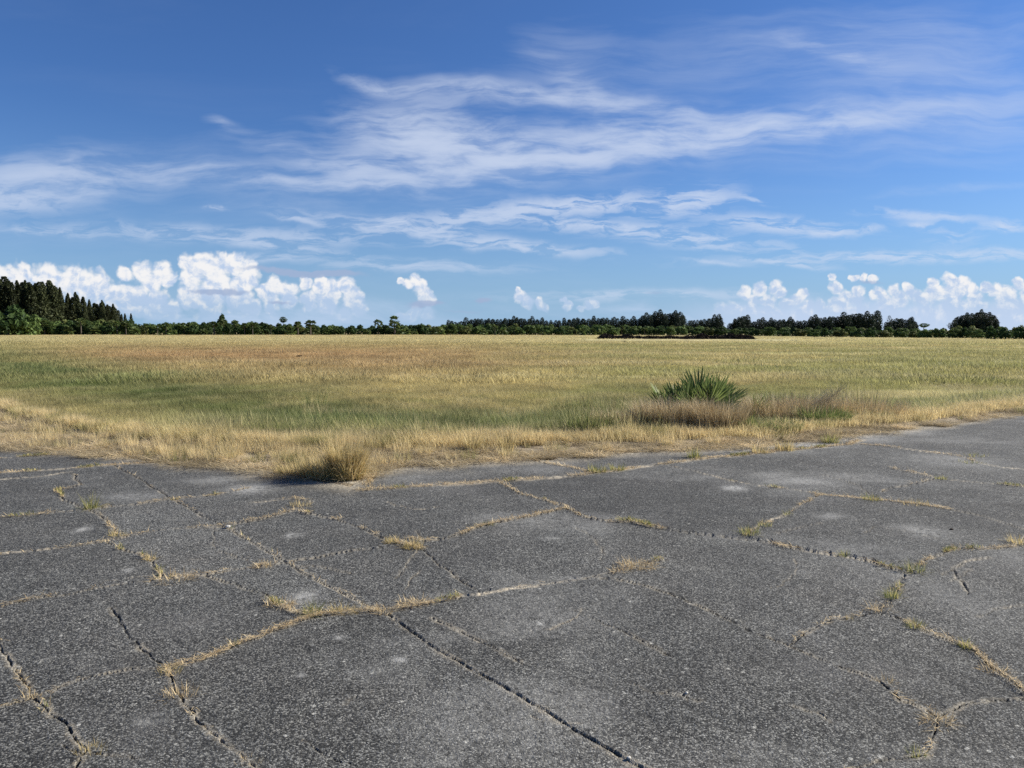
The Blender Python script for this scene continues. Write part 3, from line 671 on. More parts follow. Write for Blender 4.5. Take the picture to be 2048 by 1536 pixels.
field = [clump('mown_grass_clump', 46, .22, .10, .04, (0, .6), (.5, 1.5), .007, M_grass) for _ in range(6)]
fieldb = [clump('field_grass_clump', 60, .8, .12, .05, (0, .6), (.4, 1.4), .022, M_grass) for _ in range(5)]
fieldc = [clump('far_grass_clump', 60, 2.6, .13, .05, (0, .7), (.4, 1.4), .09, M_grass) for _ in range(4)]
tall = [clump('verge_grass_clump', 60, .16, .20, .06, (0, .35), (.1, .9), .0072, M_gold, 3) for _ in range(6)]
thatch = [clump('thatch_clump', 40, .16, .13, .05, (1.1, 1.5), (1.35, 1.75), .006, M_gold, 2, True) for _ in range(5)]

p = sample(60000, 8.5, 24, .85, .9); s = p[:, 1]-fr_d(p[:, 0], p[:, 1]); p = p[(s > .0)]; s = p[:, 1]-fr_d(p[:, 0], p[:, 1])
hgt = (.45+.7*fbm(p[:, 0]*1.2, p[:, 1]*1.2, 97)+.9*G(s, 2.6, 2.0)*(p[:, 0]/p[:, 1] > -.45)*(.5+fbm(p[:, 0]*.8, p[:, 1]*.8, 5)))*rng.uniform(.7, 1.3, len(p))
scatter('field_grass', p, hgt, tint(p[:, 0], p[:, 1]), field, 'green and straw coloured grass of the field just behind the golden verge', 'grass')
p = sample(42000, 23, 75, .82, 1.1); hg = rng.uniform(.5, 1.3, len(p))*(.35+1.5*fbm(p[:, 0]*.5, p[:, 1]*.5, 95)**1.3)
scatter('mown_field_grass', p, hg, tint(p[:, 0], p[:, 1]), fieldb, 'dry mown grass covering the middle of the field', 'grass')
p = sample(34000, 72, 270, .80, 1.35); p = p[p[:, 1] < np.interp(p[:, 0]/p[:, 1], [-.7,.2,.35,.5,.68,.8], [268,255,205,175,138,120])]
nn = fbm(p[:, 0]*.05, p[:, 1]*.3, 9); p = p[(nn > .34) & ~((p[:, 0] > 10) & (p[:, 0] < 48) & (p[:, 1] > 112) & (p[:, 1] < 133))]
scatter('far_field_grass', p, rng.uniform(.5, 1.0, len(p))*(.6+.8*fbm(p[:, 0]*.02, p[:, 1]*.15, 19)), tint(p[:, 0], p[:, 1]), fieldc, 'pale dry grass far out across the field', 'grass')
# taller rank growth in the shallow drain behind the verge
p = sample(7000, 10, 24, .85, .6); s = p[:, 1]-fr_d(p[:, 0], p[:, 1]); X_, Y_ = proj(p[:, 0], p[:, 1]); m_ = fbm(p[:, 0]*.9, p[:, 1]*.9, 62)
k = (s > .7) & (s < 7) & (m_ > .50) & (X_ > np.interp(Y_, [760, 850], [350, 620])) & (X_ < 1750) & (rng.uniform(0, 1, len(p)) < 1.1-s/8); p = p[k]; m_ = m_[k]
w_ = sstep(fbm(p[:, 0]*2.5, p[:, 1]*2.5, 64), .42, .6)[:, None]
scatter('drain_grass', p, rng.uniform(.55, 1.25, len(p))*(.6+1.0*(m_-.5)/.2), (np.array([.10,.14,.04])*(1-w_)+np.array([.36,.32,.16])*w_)*rng.uniform(.7, 1.2, (len(p), 1)), tall, 'taller rank green grass in the shallow drain behind the golden verge', 'grass')
# golden verge fringe
p = sample(36000, 8.3, 22, .9, .5); s = p[:, 1]-fr_d(p[:, 0], p[:, 1])+(fbm(p[:, 0]*1.5, p[:, 1]*1.5, 35)-.5)*.5
wid = np.interp(p[:, 0]/p[:, 1], [-.7,-.45,-.2,.4,.7], [1.1,.7,.55,.55,.8])
k = (s > -.05) & (s < wid) & (rng.uniform(0, 1, len(p)) < 1.15-s/wid); p = p[k]; s = s[k]
gcol = np.array([.60,.49,.27]); gg_ = np.array([.17,.18,.06]); w_ = sstep(fbm(p[:, 0]*1.9, p[:, 1]*1.9, 13), .5, .72)[:, None]
col = (gcol*(1-w_)+gg_*w_)*rng.uniform(.8, 1.15, (len(p), 1))
scatter('verge_grass', p, rng.uniform(.32, .68, len(p))*(.5+1.0*fbm(p[:, 0]*.9, p[:, 1]*.9, 15)), col*1.12, tall, 'golden dry grass fringe standing along the edge of the asphalt', 'grass')
# flattened thatch between asphalt and fringe
p = sample(26000, 8.0, 19, .9, .5); s = p[:, 1]-fr_d(p[:, 0], p[:, 1]); e_ = p[:, 1]-edge_d(p[:, 0], p[:, 1])
k = (e_ > -.6) & (s < .35) & (fbm(p[:, 0]*1.3, p[:, 1]*2.0, 17)+.28*np.exp(-(e_/.3)**2)+.12*(p[:, 0] < -1.5)-.35*np.clip(-e_, 0, 1) > .50); p = p[k]
col = np.array([.62,.52,.34])*(.15+1.6*fbm(p[:, 0]*3, p[:, 1]*4, 27)**1.2)[:, None]
scatter('edge_thatch', p, rng.uniform(.5, 1.2, len(p)), col, thatch, 'flattened straw and roots lying on the broken pavement edge', 'thatch', zs=np.maximum(gz(p[:, 0], p[:, 1]), .0)+.01)
# sparse upright tufts on the strip, taller towards the big clump
p = sample(9000, 8.0, 16, .9, .5); s = p[:, 1]-fr_d(p[:, 0], p[:, 1]); e_ = p[:, 1]-edge_d(p[:, 0], p[:, 1]); X_, Y_ = proj(p[:, 0], p[:, 1])
den = np.interp(X_, [0,150,300,420,560,640,700,760,900,1050,1500,2048], [.25,.3,.5,.8,.8,.9,.6,.40,.36,.26,.16,.22])
k = (e_ > .0) & (s < .1) & (rng.uniform(0, 1, len(p)) < den); p = p[k]
w_ = sstep(rng.uniform(0, 1, len(p)), .6, 1)[:, None]
scatter('edge_grass', p, rng.uniform(.25, .75, len(p)), (gcol*1.05*(1-w_)+gg_*w_)*rng.uniform(.75, 1.1, (len(p), 1)), tall, 'sparse short straw grass growing through the broken pavement edge', 'grass')
# litter lying in the cracks
prt = []; prt2 = []
for out, w, li, sw in litter_spots:
    if li <= 0: continue
    L = np.hypot(*np.diff(out, axis=0).T); cum = np.concatenate([[0], np.cumsum(L)]); n = int(cum[-1]*(li**.7)*520)
    if n < 3: continue
    t = rng.uniform(0, cum[-1], n); xx = np.interp(t, cum, out[:, 0]); yy = np.interp(t, cum, out[:, 1])
    k = (.55*fbm(xx*1.9, yy*1.9, 33)+.45*fbm(xx*7, yy*7, 36)) > .56-.14*min(li, 1.1); xx = xx[k]; yy = yy[k]; t = t[k]; n = len(xx)
    if n < 3: continue
    th = np.arctan2(np.interp(t+.05, cum, out[:, 1])-yy, np.interp(t+.05, cum, out[:, 0])-xx)
    sp_ = sw*.17+.004; base = np.column_stack([xx+rng.normal(0, sp_, n), yy+rng.normal(0, sp_, n), rng.uniform(.0, .014, n)])
    az = th+rng.normal(0, .6, n)+pi*rng.integers(0, 2, n); up = rng.uniform(0, 1, n) < .22
    l0 = np.where(up, rng.uniform(.3, 1.1, n), rng.uniform(1.25, 1.6, n)); l1 = np.where(up, rng.uniform(.9, 1.5, n), rng.uniform(1.4, 1.75, n))
    prt.append(blades(base, az, l0, l1, rng.uniform(.015, .065, n), np.maximum(.003, yy*.0007), 2))
    k = fbm(xx*2.6, yy*2.6, 39) > .655
    if k.sum() > 3: m_ = k.sum(); prt2.append(blades(base[k]+np.array([0, 0, .004]), rng.uniform(0, 6.28, m_), rng.uniform(.2, 1.2, m_), rng.uniform(.8, 1.5, m_), rng.uniform(.015, .05, m_), np.maximum(.004, yy[k]*.0009), 2))
o = obj('crack_weeds', blade_mesh('crack_weeds', prt2, M_tuftg))
tag(o, 'short green and olive weeds among the straw along the cracks', 'weeds', kind='stuff')
o = obj('crack_grass', blade_mesh('crack_grass', prt, M_straw))
tag(o, 'dead straw and runners matted along the cracks of the asphalt', 'dry grass', kind='stuff')

# ------------------------------------------------------------------ single tufts
def tuft_mesh(name, n, rad, Lm, lean, W, mat, lying=.3, elong=1.0):
    a = rng.uniform(0, 2*pi, n); r = rad*np.sqrt(rng.uniform(0, 1, n))
    base = np.stack([r*np.cos(a)*elong, r*np.sin(a), np.full(n, -.005)], 1); az = a+rng.normal(0, .7, n)
    ly = rng.uniform(0, 1, n) < lying
    l0 = np.where(ly, rng.uniform(1.0, 1.5, n), rng.uniform(0, lean, n)); l1 = np.where(ly, rng.uniform(1.4, 1.75, n), rng.uniform(lean*.5, lean*1.6, n))
    return blade_mesh(name, blades(base, az, l0, l1, Lm*rng.uniform(.4, 1.2, n), W*rng.uniform(.7, 1.3, n), 3), mat)
TUFT = [  # X, Y, radius m, blade m, material, lying, n, label
 (183,1016,.07,.15,M_tuftg,.4,110,'small straw tuft with two upright stalks at a crack bend on the left pavement'),
 (235,1071,.06,.06,M_tuft,.6,90,'straw tuft where two cracks meet below the stalky tuft'),
 (300,1117,.05,.06,M_tuft,.5,80,'little yellow tuft in the slanting crack left of the long joint'),
 (345,1158,.12,.07,M_straw,.8,190,'wide flat mat of straw at the crack crossing on the left'),
 (350,999,.04,.05,M_tuft,.5,60,'small tuft where the long straight joint crosses a level crack'),
 (525,1131,.06,.05,M_straw,.6,80,'brown straw bunch in the level crack just left of the long joint'),
 (600,1010,.09,.07,M_tuft,.6,120,'thin yellow tuft at the sharp crack hook below the big grass clump'),
 (560,1207,.08,.05,M_straw,.7,150,'bushy straw bunch at the left start of the middle grassy crack'),
 (625,1224,.07,.08,M_tuftg,.5,120,'greenish tuft on the middle grassy crack next to the pale stain'),
 (690,1220,.08,.06,M_tuft,.6,120,'low golden tuft on the grassy crack left of the long joint'),
 (765,1221,.06,.05,M_straw,.6,100,'dark rooted tuft where the grassy crack meets the long joint'),
 (830,1204,.09,.05,M_straw,.6,150,'reddish gold tuft on the grassy crack right of the long joint'),
 (785,1082,.08,.06,M_tuft,.5,130,'left half of the thick yellow tuft row in the centre crack'),
 (825,1092,.10,.07,M_tuft,.5,170,'thick yellow tuft at the lower end of the centre crack row'),
 (965,1050,.09,.04,M_tuftg,.6,110,'low olive tuft in the curved crack in the centre'),
 (1275,1130,.12,.07,M_straw,.7,220,'heap of pale straw alone at the end of the sandy crack'),
 (1238,1140,.05,.06,M_straw,.7,60,'few curled straws just left of the lone straw heap'),
 (1500,1068,.10,.08,M_tuftg,.5,190,'dense olive tuft at the corner of the right grassy cracks'),
 (1530,1052,.07,.06,M_tuftg,.5,110,'olive tuft just above the dense corner tuft'),
 (1575,1030,.06,.06,M_tuftg,.5,90,'small green tuft halfway up the slanting right crack'),
 (1745,1000,.12,.07,M_tuftg,.5,180,'wide green tuft on the far right grassy crack'),
 (1830,1009,.12,.06,M_tuft,.6,160,'low gold tuft on the far right grassy crack'),
 (1690,1110,.05,.05,M_tuftg,.4,60,'tiny green sprout in the right hand sandy crack'),
 (1830,1141,.08,.08,M_tuftg,.5,160,'green and gold tuft at the fork of the right cracks'),
 (1925,1098,.07,.05,M_straw,.7,110,'low straw bunch right of the fork tuft'),
 (2035,1085,.09,.08,M_tuft,.5,150,'yellow tuft at the right border of the picture'),
 (1785,1192,.06,.07,M_tuftg,.5,120,'stringy green tuft above the long right crack'),
 (1762,1216,.06,.06,M_straw,.7,90,'straw tangle just below the stringy green tuft'),
 (1700,1236,.025,.03,M_tuft,.5,40,'tiny orange sprout in the thin dark crack on the right'),
 (1830,1252,.06,.05,M_tuftg,.4,120,'bright green tuft starting the slanting weed row'),
 (1930,1291,.04,.05,M_tuftg,.4,80,'small green tuft midway down the slanting weed row'),
 (1990,1338,.06,.04,M_straw,.6,110,'brown straw bunch beside the dark hole in the slanting crack'),
 (1770,1362,.035,.04,M_straw,.6,70,'small straw bunch at the end of the thin right crack'),
 (1873,1440,.055,.06,M_straw,.7,90,'three armed straw tuft at the lower right crack corner'),
 (1835,1508,.045,.04,M_tuftg,.5,90,'green sprout near the bottom right of the pavement'),
 (340,1345,.05,.05,M_tuft,.6,110,'upper straw bunch at the crack corner in the lower left'),
 (362,1390,.065,.06,M_straw,.6,230,'thick tangle of dead straw with long stalks in the lower left crack'),
 (64,1395,.035,.05,M_straw,.7,60,'small straw fan at the left edge crack'),
 (183,1505,.05,.05,M_tuft,.7,150,'plump pale seed head lying in the bottom left crack'),
 (495,1525,.045,.03,M_straw,.6,90,'brown root bunch at the bottom of the lower left crack'),
 (470,1286,.04,.03,M_tuftg,.5,50,'tiny green sprout on the thick grassy crack'),
 (1195,943,.14,.10,M_tuftg,.4,200,'grey green tuft midway along the farthest long crack'),
 (1235,940,.12,.09,M_tuftg,.4,160,'grey green tuft just right of its twin on the farthest crack'),
 (1388,915,.10,.15,M_tuftg,.3,130,'upright thin tuft on the pale strip near the verge'),
 (1520,905,.14,.13,M_tuft,.4,170,'straw tuft on the farthest crack below the palmetto'),
 (1570,900,.16,.15,M_tuft,.3,200,'bushy straw tuft with stalks on the farthest crack'),
 (1660,885,.14,.14,M_tuftg,.3,160,'thin tuft at the right end of the farthest crack'),
 (1950,912,.14,.05,M_tuftg,.6,130,'flat green tuft on the far right pavement'),
 (1945,925,.14,.05,M_tuftg,.6,130,'flat olive tuft in front of the flat green one, far right'),
 (1880,957,.08,.05,M_tuftg,.5,110,'small olive tuft on the faint far right crack'),
 (120,982,.05,.04,M_straw,.6,60,'small straw patch in the hooked crack, upper left'),
 (760,976,.14,.05,M_straw,.6,170,'straw bunch at the left end of the farthest long crack'),
 (945,905,.10,.30,M_tuft,.15,120,'slim upright gold tuft in front of the verge, left of its neighbour'),
 (1015,905,.10,.30,M_tuft,.15,140,'slim upright gold tuft in front of the verge, right of its neighbour'),
 (1485,845,.14,.36,M_tuft,.1,120,'tall straw tuft in front of the palmetto'),
]
for (X, Y, r_, L_t, mt, ly, n, lb) in TUFT:
    c = pix(X, Y); far_ = max(1.0, c[1]/4.5)
    w_ = max(.0028, c[1]*.0007)
    me = tuft_mesh('grass_tuft', n, r_*.75, L_t*1.1, .6, w_, mt, ly, 1.5 if ly > .5 else 1.0)
    o = obj('grass_tuft', me, None, (c[0], c[1], max(float(gz(c[0], c[1])), -.004)))
    tag(o, lb, 'grass tuft', 'grass tufts growing on the pavement')
# the big clump at the pavement edge
c = pix(694, 958); th_ = []
def big_tuft(n, rad, Lm, lean, W, ex=1.0, shift=(0,0), seg=3):
    a = rng.uniform(0, 2*pi, n); r = rad*np.sqrt(rng.uniform(0, 1, n))
    base = np.stack([r*np.cos(a)*ex+shift[0], r*np.sin(a)+shift[1], np.full(n, -.01)], 1)
    return blades(base, a+rng.normal(0, .6, n), rng.uniform(0, lean*.5, n), rng.uniform(lean*.3, lean*1.7, n), Lm*rng.uniform(.5, 1.1, n), W*rng.uniform(.7, 1.4, n), seg)
rt = bpy.data.objects.new('grass_clump', None); COL.objects.link(rt); rt.location = (c[0], c[1], 0)
tag(rt, 'tallest golden grass clump, leaning over the corner of the nearest pavement edge', 'grass clump')
obj('blades', blade_mesh('blades', [big_tuft(1500, .12, .48, .62, .0065, 1.2), big_tuft(500, .12, .34, 1.4, .0065, 1.3), big_tuft(900, .16, .30, 1.0, .006, 1.6, (-.24, .10)), big_tuft(600, .18, .22, 1.1, .006, 1.8, (-.52, .25))], M_tuft), rt)
obj('seed_stalks', blade_mesh('seed_stalks', [big_tuft(120, .12, .50, .9, .006, 1.1)], M_straw), rt)

# ------------------------------------------------------------------ saw palmetto
def fan_mesh(name, n, Rf, mat, spread=2.5, droop=.35, pet=.4, wid=.035):
    V = []; T = []; tone = []
    # petiole along +X rising handled by the rotation; a thin three sided stem
    for k in range(3):
        a = k*2*pi/3; V += [(0, .008*cos(a), .008*sin(a)), (pet, .006*cos(a), .006*sin(a))]; tone += [.6, .6]
    for k in range(3):
        a0, a1 = 2*k, 2*((k+1) % 3); T += [(a0, a1, a0+1), (a1, a1+1, a0+1)]
    for i in range(n):
        t = (i+.5)/n-.5; an = t*spread+random.gauss(0, .03); L = Rf*(1-.5*abs(t)**1.5)*random.uniform(.88, 1.05)
        d = np.array([cos(an), sin(an), 0]); s_ = np.array([-sin(an), cos(an), 0]); b0 = np.array([pet, 0, 0]); tn_ = random.random()
        o = len(V); z0 = .25*abs(t)*Rf
        dr = droop*random.uniform(.4, 1.5)
        for f, w in ((.05, .3), (.5, 1.0), (.8, .6), (1.0, 0)):
            c_ = b0+d*L*f+np.array([0, 0, z0*f-dr*L*f**3*.5])
            if w > 0:
                V += [tuple(c_-s_*wid*w*.5+np.array([0, 0, .008*w])), tuple(c_), tuple(c_+s_*wid*w*.5+np.array([0, 0, .008*w]))]; tone += [tn_]*3
            else: V += [tuple(c_)]; tone += [tn_*.6+.4]
        for k in range(2):
            q = o+3*k
            T += [(q, q+1, q+4), (q, q+4, q+3), (q+1, q+2, q+5), (q+1, q+5, q+4)]
        q = o+6; T += [(q, q+1, q+3), (q+1, q+2, q+3)]
    return mesh_from(name, V, T, None, {'tone': tone}, mat)
fans = [fan_mesh('frond', 13, random.uniform(.46, .58), M_palmetto, random.uniform(1.7, 2.3), .08, .42, .036) for _ in range(5)]
deadf = [fan_mesh('dead_frond', 16, .36, M_palmdead, 1.6, .9, .35, .022) for _ in range(3)]
pc = pix(1392, 848)
rt = bpy.data.objects.new('saw_palmetto', None); COL.objects.link(rt); rt.location = (pc[0], pc[1], float(gz(*pc)))
tag(rt, 'spiky green saw palmetto rising from dry grass right of centre', 'palmetto')
def place_frond(me, name, x, y, z, az, el, roll, sc, parent):
    o = obj(name, me, parent, (x, y, z)); o.rotation_mode = 'XYZ'
    from mathutils import Matrix
    m = Matrix.Rotation(az, 4, 'Z') @ Matrix.Rotation(-el, 4, 'Y') @ Matrix.Rotation(roll, 4, 'X')
    o.rotation_euler = m.to_euler(); o.scale = (sc,)*3
from mathutils import Matrix, Vector
for i, (t_, x0, y0, sc_) in enumerate([(-8,.14,.05,1.42),(10,.18,-.02,1.36),(-26,.06,.0,1.25),(30,.22,.05,1.22),(46,.22,-.05,1.0),(-46,-.02,-.05,.95),(2,.12,-.08,1.15),(-12,-.30,.0,1.12),(-38,-.34,.03,1.08),(14,-.26,-.04,1.0),(-60,-.38,-.06,.95),(60,.26,-.08,.8)]):
    x0 *= .85; o = obj('frond', fans[i % 5], rt, (x0, y0, .04)); a = R(t_); fw = random.uniform(-.35, .25)
    xd = Vector((sin(a), fw, cos(a))).normalized(); yd = Vector((-cos(a), random.uniform(-.4, .4), sin(a))); zd = xd.cross(yd).normalized(); yd = zd.cross(xd)
    o.rotation_euler = Matrix((xd, yd, zd)).transposed().to_euler(); o.scale = (sc_*.85,)*3
for i in range(8):
    x0 = random.gauss(.0, .10)+(.12 if i % 3 else -.30); az = random.uniform(0, 2*pi); el = random.choice([random.uniform(.9, 1.45), random.uniform(.5, 1.2)])
    place_frond(fans[i % 5], 'frond', x0, random.gauss(0, .14), .06, az, el, random.uniform(-1.4, 1.4), random.uniform(.82, 1.22), rt)
for i in range(10):
    place_frond(deadf[i % 3], 'dead_frond', random.gauss(.15, .25), random.gauss(-.1, .1), .08, random.uniform(-pi, pi*.2), random.uniform(.0, .5), random.uniform(-.5, .5), random.uniform(.7, 1), rt)
fans2 = fans
rt2 = bpy.data.objects.new('saw_palmetto', None); COL.objects.link(rt2); p2 = pix(1455, 842); rt2.location = (p2[0], p2[1], float(gz(*p2)))
tag(rt2, 'low half withered palmetto fans drooping right beside the spiky green one', 'palmetto')
for i in range(12):
    place_frond(fans[i % 5] if i % 3 else deadf[i % 3], 'frond' if i % 3 else 'dead_frond', random.gauss(0, .12), random.gauss(0, .12), .05, random.uniform(-1.2, 1.0), random.uniform(.15, .9), random.uniform(-1, 1), random.uniform(.7, .95), rt2)
def clump_thing(name, X, Y, parts, mat, label, cat, rz=0):
    c = pix(X, Y); o = obj(name, blade_mesh(name, parts, mat), None, (c[0], c[1], float(gz(c[0], c[1]))), rz); return tag(o, label, cat)
clump_thing('dead_grass_clump', 1345, 862, [big_tuft(3400, .50, .56, .55, .010, 1.15), big_tuft(300, .5, .75, .8, .008, 1.2)], M_dead, 'brown grey dead grass heap at the foot of the palmetto, left side', 'dry grass')
clump_thing('dead_grass_clump', 1425, 866, [big_tuft(2600, .40, .50, .55, .010, 1.2), big_tuft(200, .4, .7, .8, .008, 1.3)], M_dead, 'brown dead grass heap in front of the withered palmetto fans', 'dry grass')
clump_thing('dead_grass_clump', 1262, 860, [big_tuft(2200, .42, .44, .7, .010, 1.5)], M_dead, 'low darker dead grass patch farthest left of the palmetto', 'dry grass')
clump_thing('dead_grass_clump', 1560, 843, [big_tuft(3800, .62, .62, .6, .010, 1.5)], M_dead, 'loose dry brown weeds between palmetto and leaning stalk', 'dry grass')
clump_thing('dead_grass_clump', 1690, 838, [big_tuft(2200, .6, .50, .6, .008, 1.9)], M_straw, 'pale dry grass standing right of the leaning stalk', 'dry grass')
clump_thing('green_weed', 1465, 866, [big_tuft(1100, .26, .34, 1.1, .011, 1.2)], M_weed, 'dark green weed low between palmetto and pavement', 'weed')
clump_thing('green_weed', 1535, 866, [big_tuft(1000, .36, .24, 1.1, .010, 1.4)], M_weed, 'bright green low weed below the dry brown weeds', 'weed')
clump_thing('green_weed', 1645, 852, [big_tuft(1300, .32, .36, 1.0, .011, 1.3)], M_weed, 'leafy green weed under the leaning dry stalk', 'weed')
clump_thing('green_weed', 1575, 825, [big_tuft(1600, .42, .60, .6, .013, 1.4)], M_weed, 'dull green weed rising behind the dry brown weeds', 'weed')
clump_thing('green_weed', 1745, 843, [big_tuft(420, .26, .20, 1.0, .010, 1.3)], M_weed, 'small green weed farthest right at the verge', 'weed')
# leaning dry stalk
N = 130; base = np.column_stack([rng.normal(0, .04, N), rng.normal(0, .04, N), np.zeros(N)])
st_ = [blades(base, rng.normal(0, .25, N), rng.uniform(.7, 1.0, N), rng.uniform(.85, 1.25, N), rng.uniform(.75, 1.25, N), np.full(N, .016), 4)]
tb = np.column_stack([rng.uniform(.45, .95, 220), rng.normal(0, .05, 220), np.zeros(220)]); tb[:, 2] = tb[:, 0]*.72+rng.normal(0, .03, 220)
st_.append(blades(tb, rng.normal(0, .5, 220), rng.uniform(.4, 1.0, 220), rng.uniform(.7, 1.4, 220), rng.uniform(.05, .16, 220), np.full(220, .007), 2))
c = pix(1580, 842); o = obj('leaning_stalk', blade_mesh('leaning_stalk', st_, M_dead), None, (c[0], c[1], float(gz(*c)))); tag(o, 'bundle of dry brown stalks leaning right above the weeds', 'dry stalk')

# ------------------------------------------------------------------ trees
def cards(P, N_, size, mat, name, asp=1.0, up=None):
    """leaf-clump faces: bent triangles pairs at P facing about N_"""
    n = len(P); a = rng.normal(0, 1, (n, 3)); t1 = np.cross(N_, a); t1 /= np.linalg.norm(t1, axis=1)[:, None]+1e-9
    if up is not None: t1 = up/np.linalg.norm(up, axis=1)[:, None]
    t2 = np.cross(N_, t1); t2 /= np.linalg.norm(t2, axis=1)[:, None]+1e-9
    s = size[:, None] if hasattr(size, 'shape') else size
    V = np.stack([P-t1*s*asp, P+t2*s*.5+N_*s*.1, P+t1*s*asp, P-t2*s*.5+N_*s*.1], 1).reshape(-1, 3)
    i = np.arange(n)[:, None]*4; T = np.concatenate([i+np.array([[0,1,2]]), i+np.array([[0,2,3]])])
    return V, T, np.repeat(rng.uniform(0, 1, n), 4)
def unit(v): return v/(np.linalg.norm(v, axis=1)[:, None]+1e-9)
def bush_mesh(name, mat, n=1500, W=3.0, H=3.4, lumps=9, size=.26):
    C = []
    for k in range(lumps):
        a = random.uniform(0, 2*pi); r = W*.55*math.sqrt(random.random()); h = random.uniform(.25, .8)*H*(1-.35*r/W)
        C.append((r*cos(a), r*sin(a), h, random.uniform(.24, .40)*W))
    C = np.array(C); pk = rng.integers(0, lumps, n); d = unit(rng.normal(0, 1, (n, 3))); d[:, 2] = np.where(d[:, 2] < -.2, -d[:, 2]*.5, d[:, 2])
    P = C[pk, :3]+d*(C[pk, 3]*rng.uniform(.7, 1.1, n))[:, None]*np.array([1, 1, .85]); P[:, 2] = np.maximum(P[:, 2], rng.uniform(.05, .5, n))
    m_ = n//4; a = rng.uniform(0, 2*pi, m_); h = rng.uniform(0, .6, m_)*H; r = W*.62*rng.uniform(.8, 1, m_)
    P2 = np.column_stack([r*np.cos(a), r*np.sin(a), h]); d2 = unit(np.column_stack([np.cos(a), np.sin(a), rng.normal(0, .4, m_)]))
    P = np.vstack([P, P2]); d = np.vstack([d, d2]); nrm = unit(d+rng.normal(0, .55, d.shape))
    V, T, tn_ = cards(P, nrm, size*rng.uniform(.6, 1.4, len(P)), mat, name)
    V[:, 2] *= 3.7/np.percentile(V[:, 2], 99.3)
    return mesh_from(name, V, T, None, {'tone': tn_}, mat)
def conifer_mesh(name, mat, H=16, W=2.6, n=2600, shape=.75, size=.42, low=.02, flat=0.0):
    t = rng.uniform(low, 1, n); a = rng.uniform(0, 2*pi, n); sd_ = random.randint(0, 999)
    prof = (1-t)**shape*(1-flat)+flat*np.sqrt(np.maximum(0, 1-(2*(t-low)/(1-low)-1)**2))**.8+.03
    lump = .25+1.15*fbm(a*1.6, t*11, sd_)+.25*vn(a*3, t*22, sd_+1)
    r = W*prof*lump*np.sqrt(rng.uniform(.25, 1, n))
    P = np.column_stack([r*np.cos(a), r*np.sin(a), t*H]); out_ = np.column_stack([np.cos(a), np.sin(a), rng.normal(.1, .3, n)])
    up = unit(np.column_stack([np.cos(a)*.6, np.sin(a)*.6, rng.normal(.2, .8, n)])+rng.normal(0, .35, (n, 3)))
    nrm = unit(out_+rng.normal(0, .5, (n, 3)))
    V, T, tn_ = cards(P, nrm, size*rng.uniform(.5, 1.3, n)*(1.1-.6*t), mat, name, 1.2, up)
    return mesh_from(name, V, T, None, {'tone': tn_}, mat)
def trunk_mesh(name, H, r0, r1, lean=.0):
    V = []; Q_ = []; n = 7; L = 5
    for k in range(L):
        t = k/(L-1); r = r0+(r1-r0)*t
        for i in range(n): a = 2*pi*i/n; V.append((r*cos(a)+lean*t*t, r*sin(a), t*H))
    for k in range(L-1):
        for i in range(n): Q_.append((k*n+i, k*n+(i+1) % n, (k+1)*n+(i+1) % n, (k+1)*n+i))
    return mesh_from(name, V, None, Q_, None, M_bark, True)
def palm_mesh(name, Hc, nf=26, Rf=1.5, mat=None):
    V = []; T = []; tone = []
    for i in range(nf):
        az = random.uniform(0, 2*pi); el = random.uniform(-.7, 1.35); d = np.array([cos(az)*cos(el), sin(az)*cos(el), sin(el)])
        s_ = np.array([-sin(az), cos(az), 0]); u_ = np.cross(d, s_); roll = random.uniform(-.6, .6); s2 = s_*cos(roll)+u_*sin(roll)
        b0 = np.array([0, 0, Hc])+d*Rf*.45; R_ = Rf*random.uniform(.5, .75); tn_ = random.random()
        for k in range(9):
            t = (k-4)/4; an = t*1.25; dd = d*cos(an)+s2*sin(an); tip = b0+dd*R_*(1-.25*abs(t))+np.array([0, 0, -.22*R_])
            sd = (-d*sin(an)+s2*cos(an))*.10*Rf; mid = b0+dd*R_*.55
            o = len(V); V += [tuple(b0), tuple(mid-sd*.6), tuple(tip), tuple(mid+sd*.6)]; T += [(o, o+1, o+2), (o, o+2, o+3)]; tone += [tn_]*4
    return mesh_from(name, V, T, None, {'tone': tone}, mat or M_palm)

def tree(name, label, cat, group, x, y, z, parts, sc, rz):
    r = bpy.data.objects.new(name, None); COL.objects.link(r); r.location = (x, y, z); r.rotation_euler = (0, 0, rz); r.scale = sc
    tag(r, label, cat, group)
    for nm, me in parts: obj(nm, me, r)
    return r
# variants
casu = [conifer_mesh('crown', M_casu, 16, random.uniform(2.2, 3.0), 2800, random.uniform(.34, .62), .5) for _ in range(6)]
casu_t = trunk_mesh('trunk', 14.5, .25, .04)
pine = [conifer_mesh('crown', M_pine, 10, random.uniform(1.8, 2.3), 1300, .5, .42, .04, random.uniform(.4, .75)) for _ in range(6)]
pine_t = trunk_mesh('trunk', 9, .18, .04)
bushv = [bush_mesh('crown', mt, 1500, random.uniform(2.4, 3.0), 3.4, random.randint(7, 11)) for mt in (M_bush, M_bush, M_bushd, M_bushd, M_busho, M_bush)]
bush_t = trunk_mesh('trunk', 1.6, .12, .06)
palmv = [palm_mesh('crown', 4.2, random.randint(26, 34), 1.7) for _ in range(4)]
palm_t = trunk_mesh('trunk', 4.1, .2, .16, .0)
palms = [palm_mesh('crown', 1.0, 24, 1.9) for _ in range(4)]

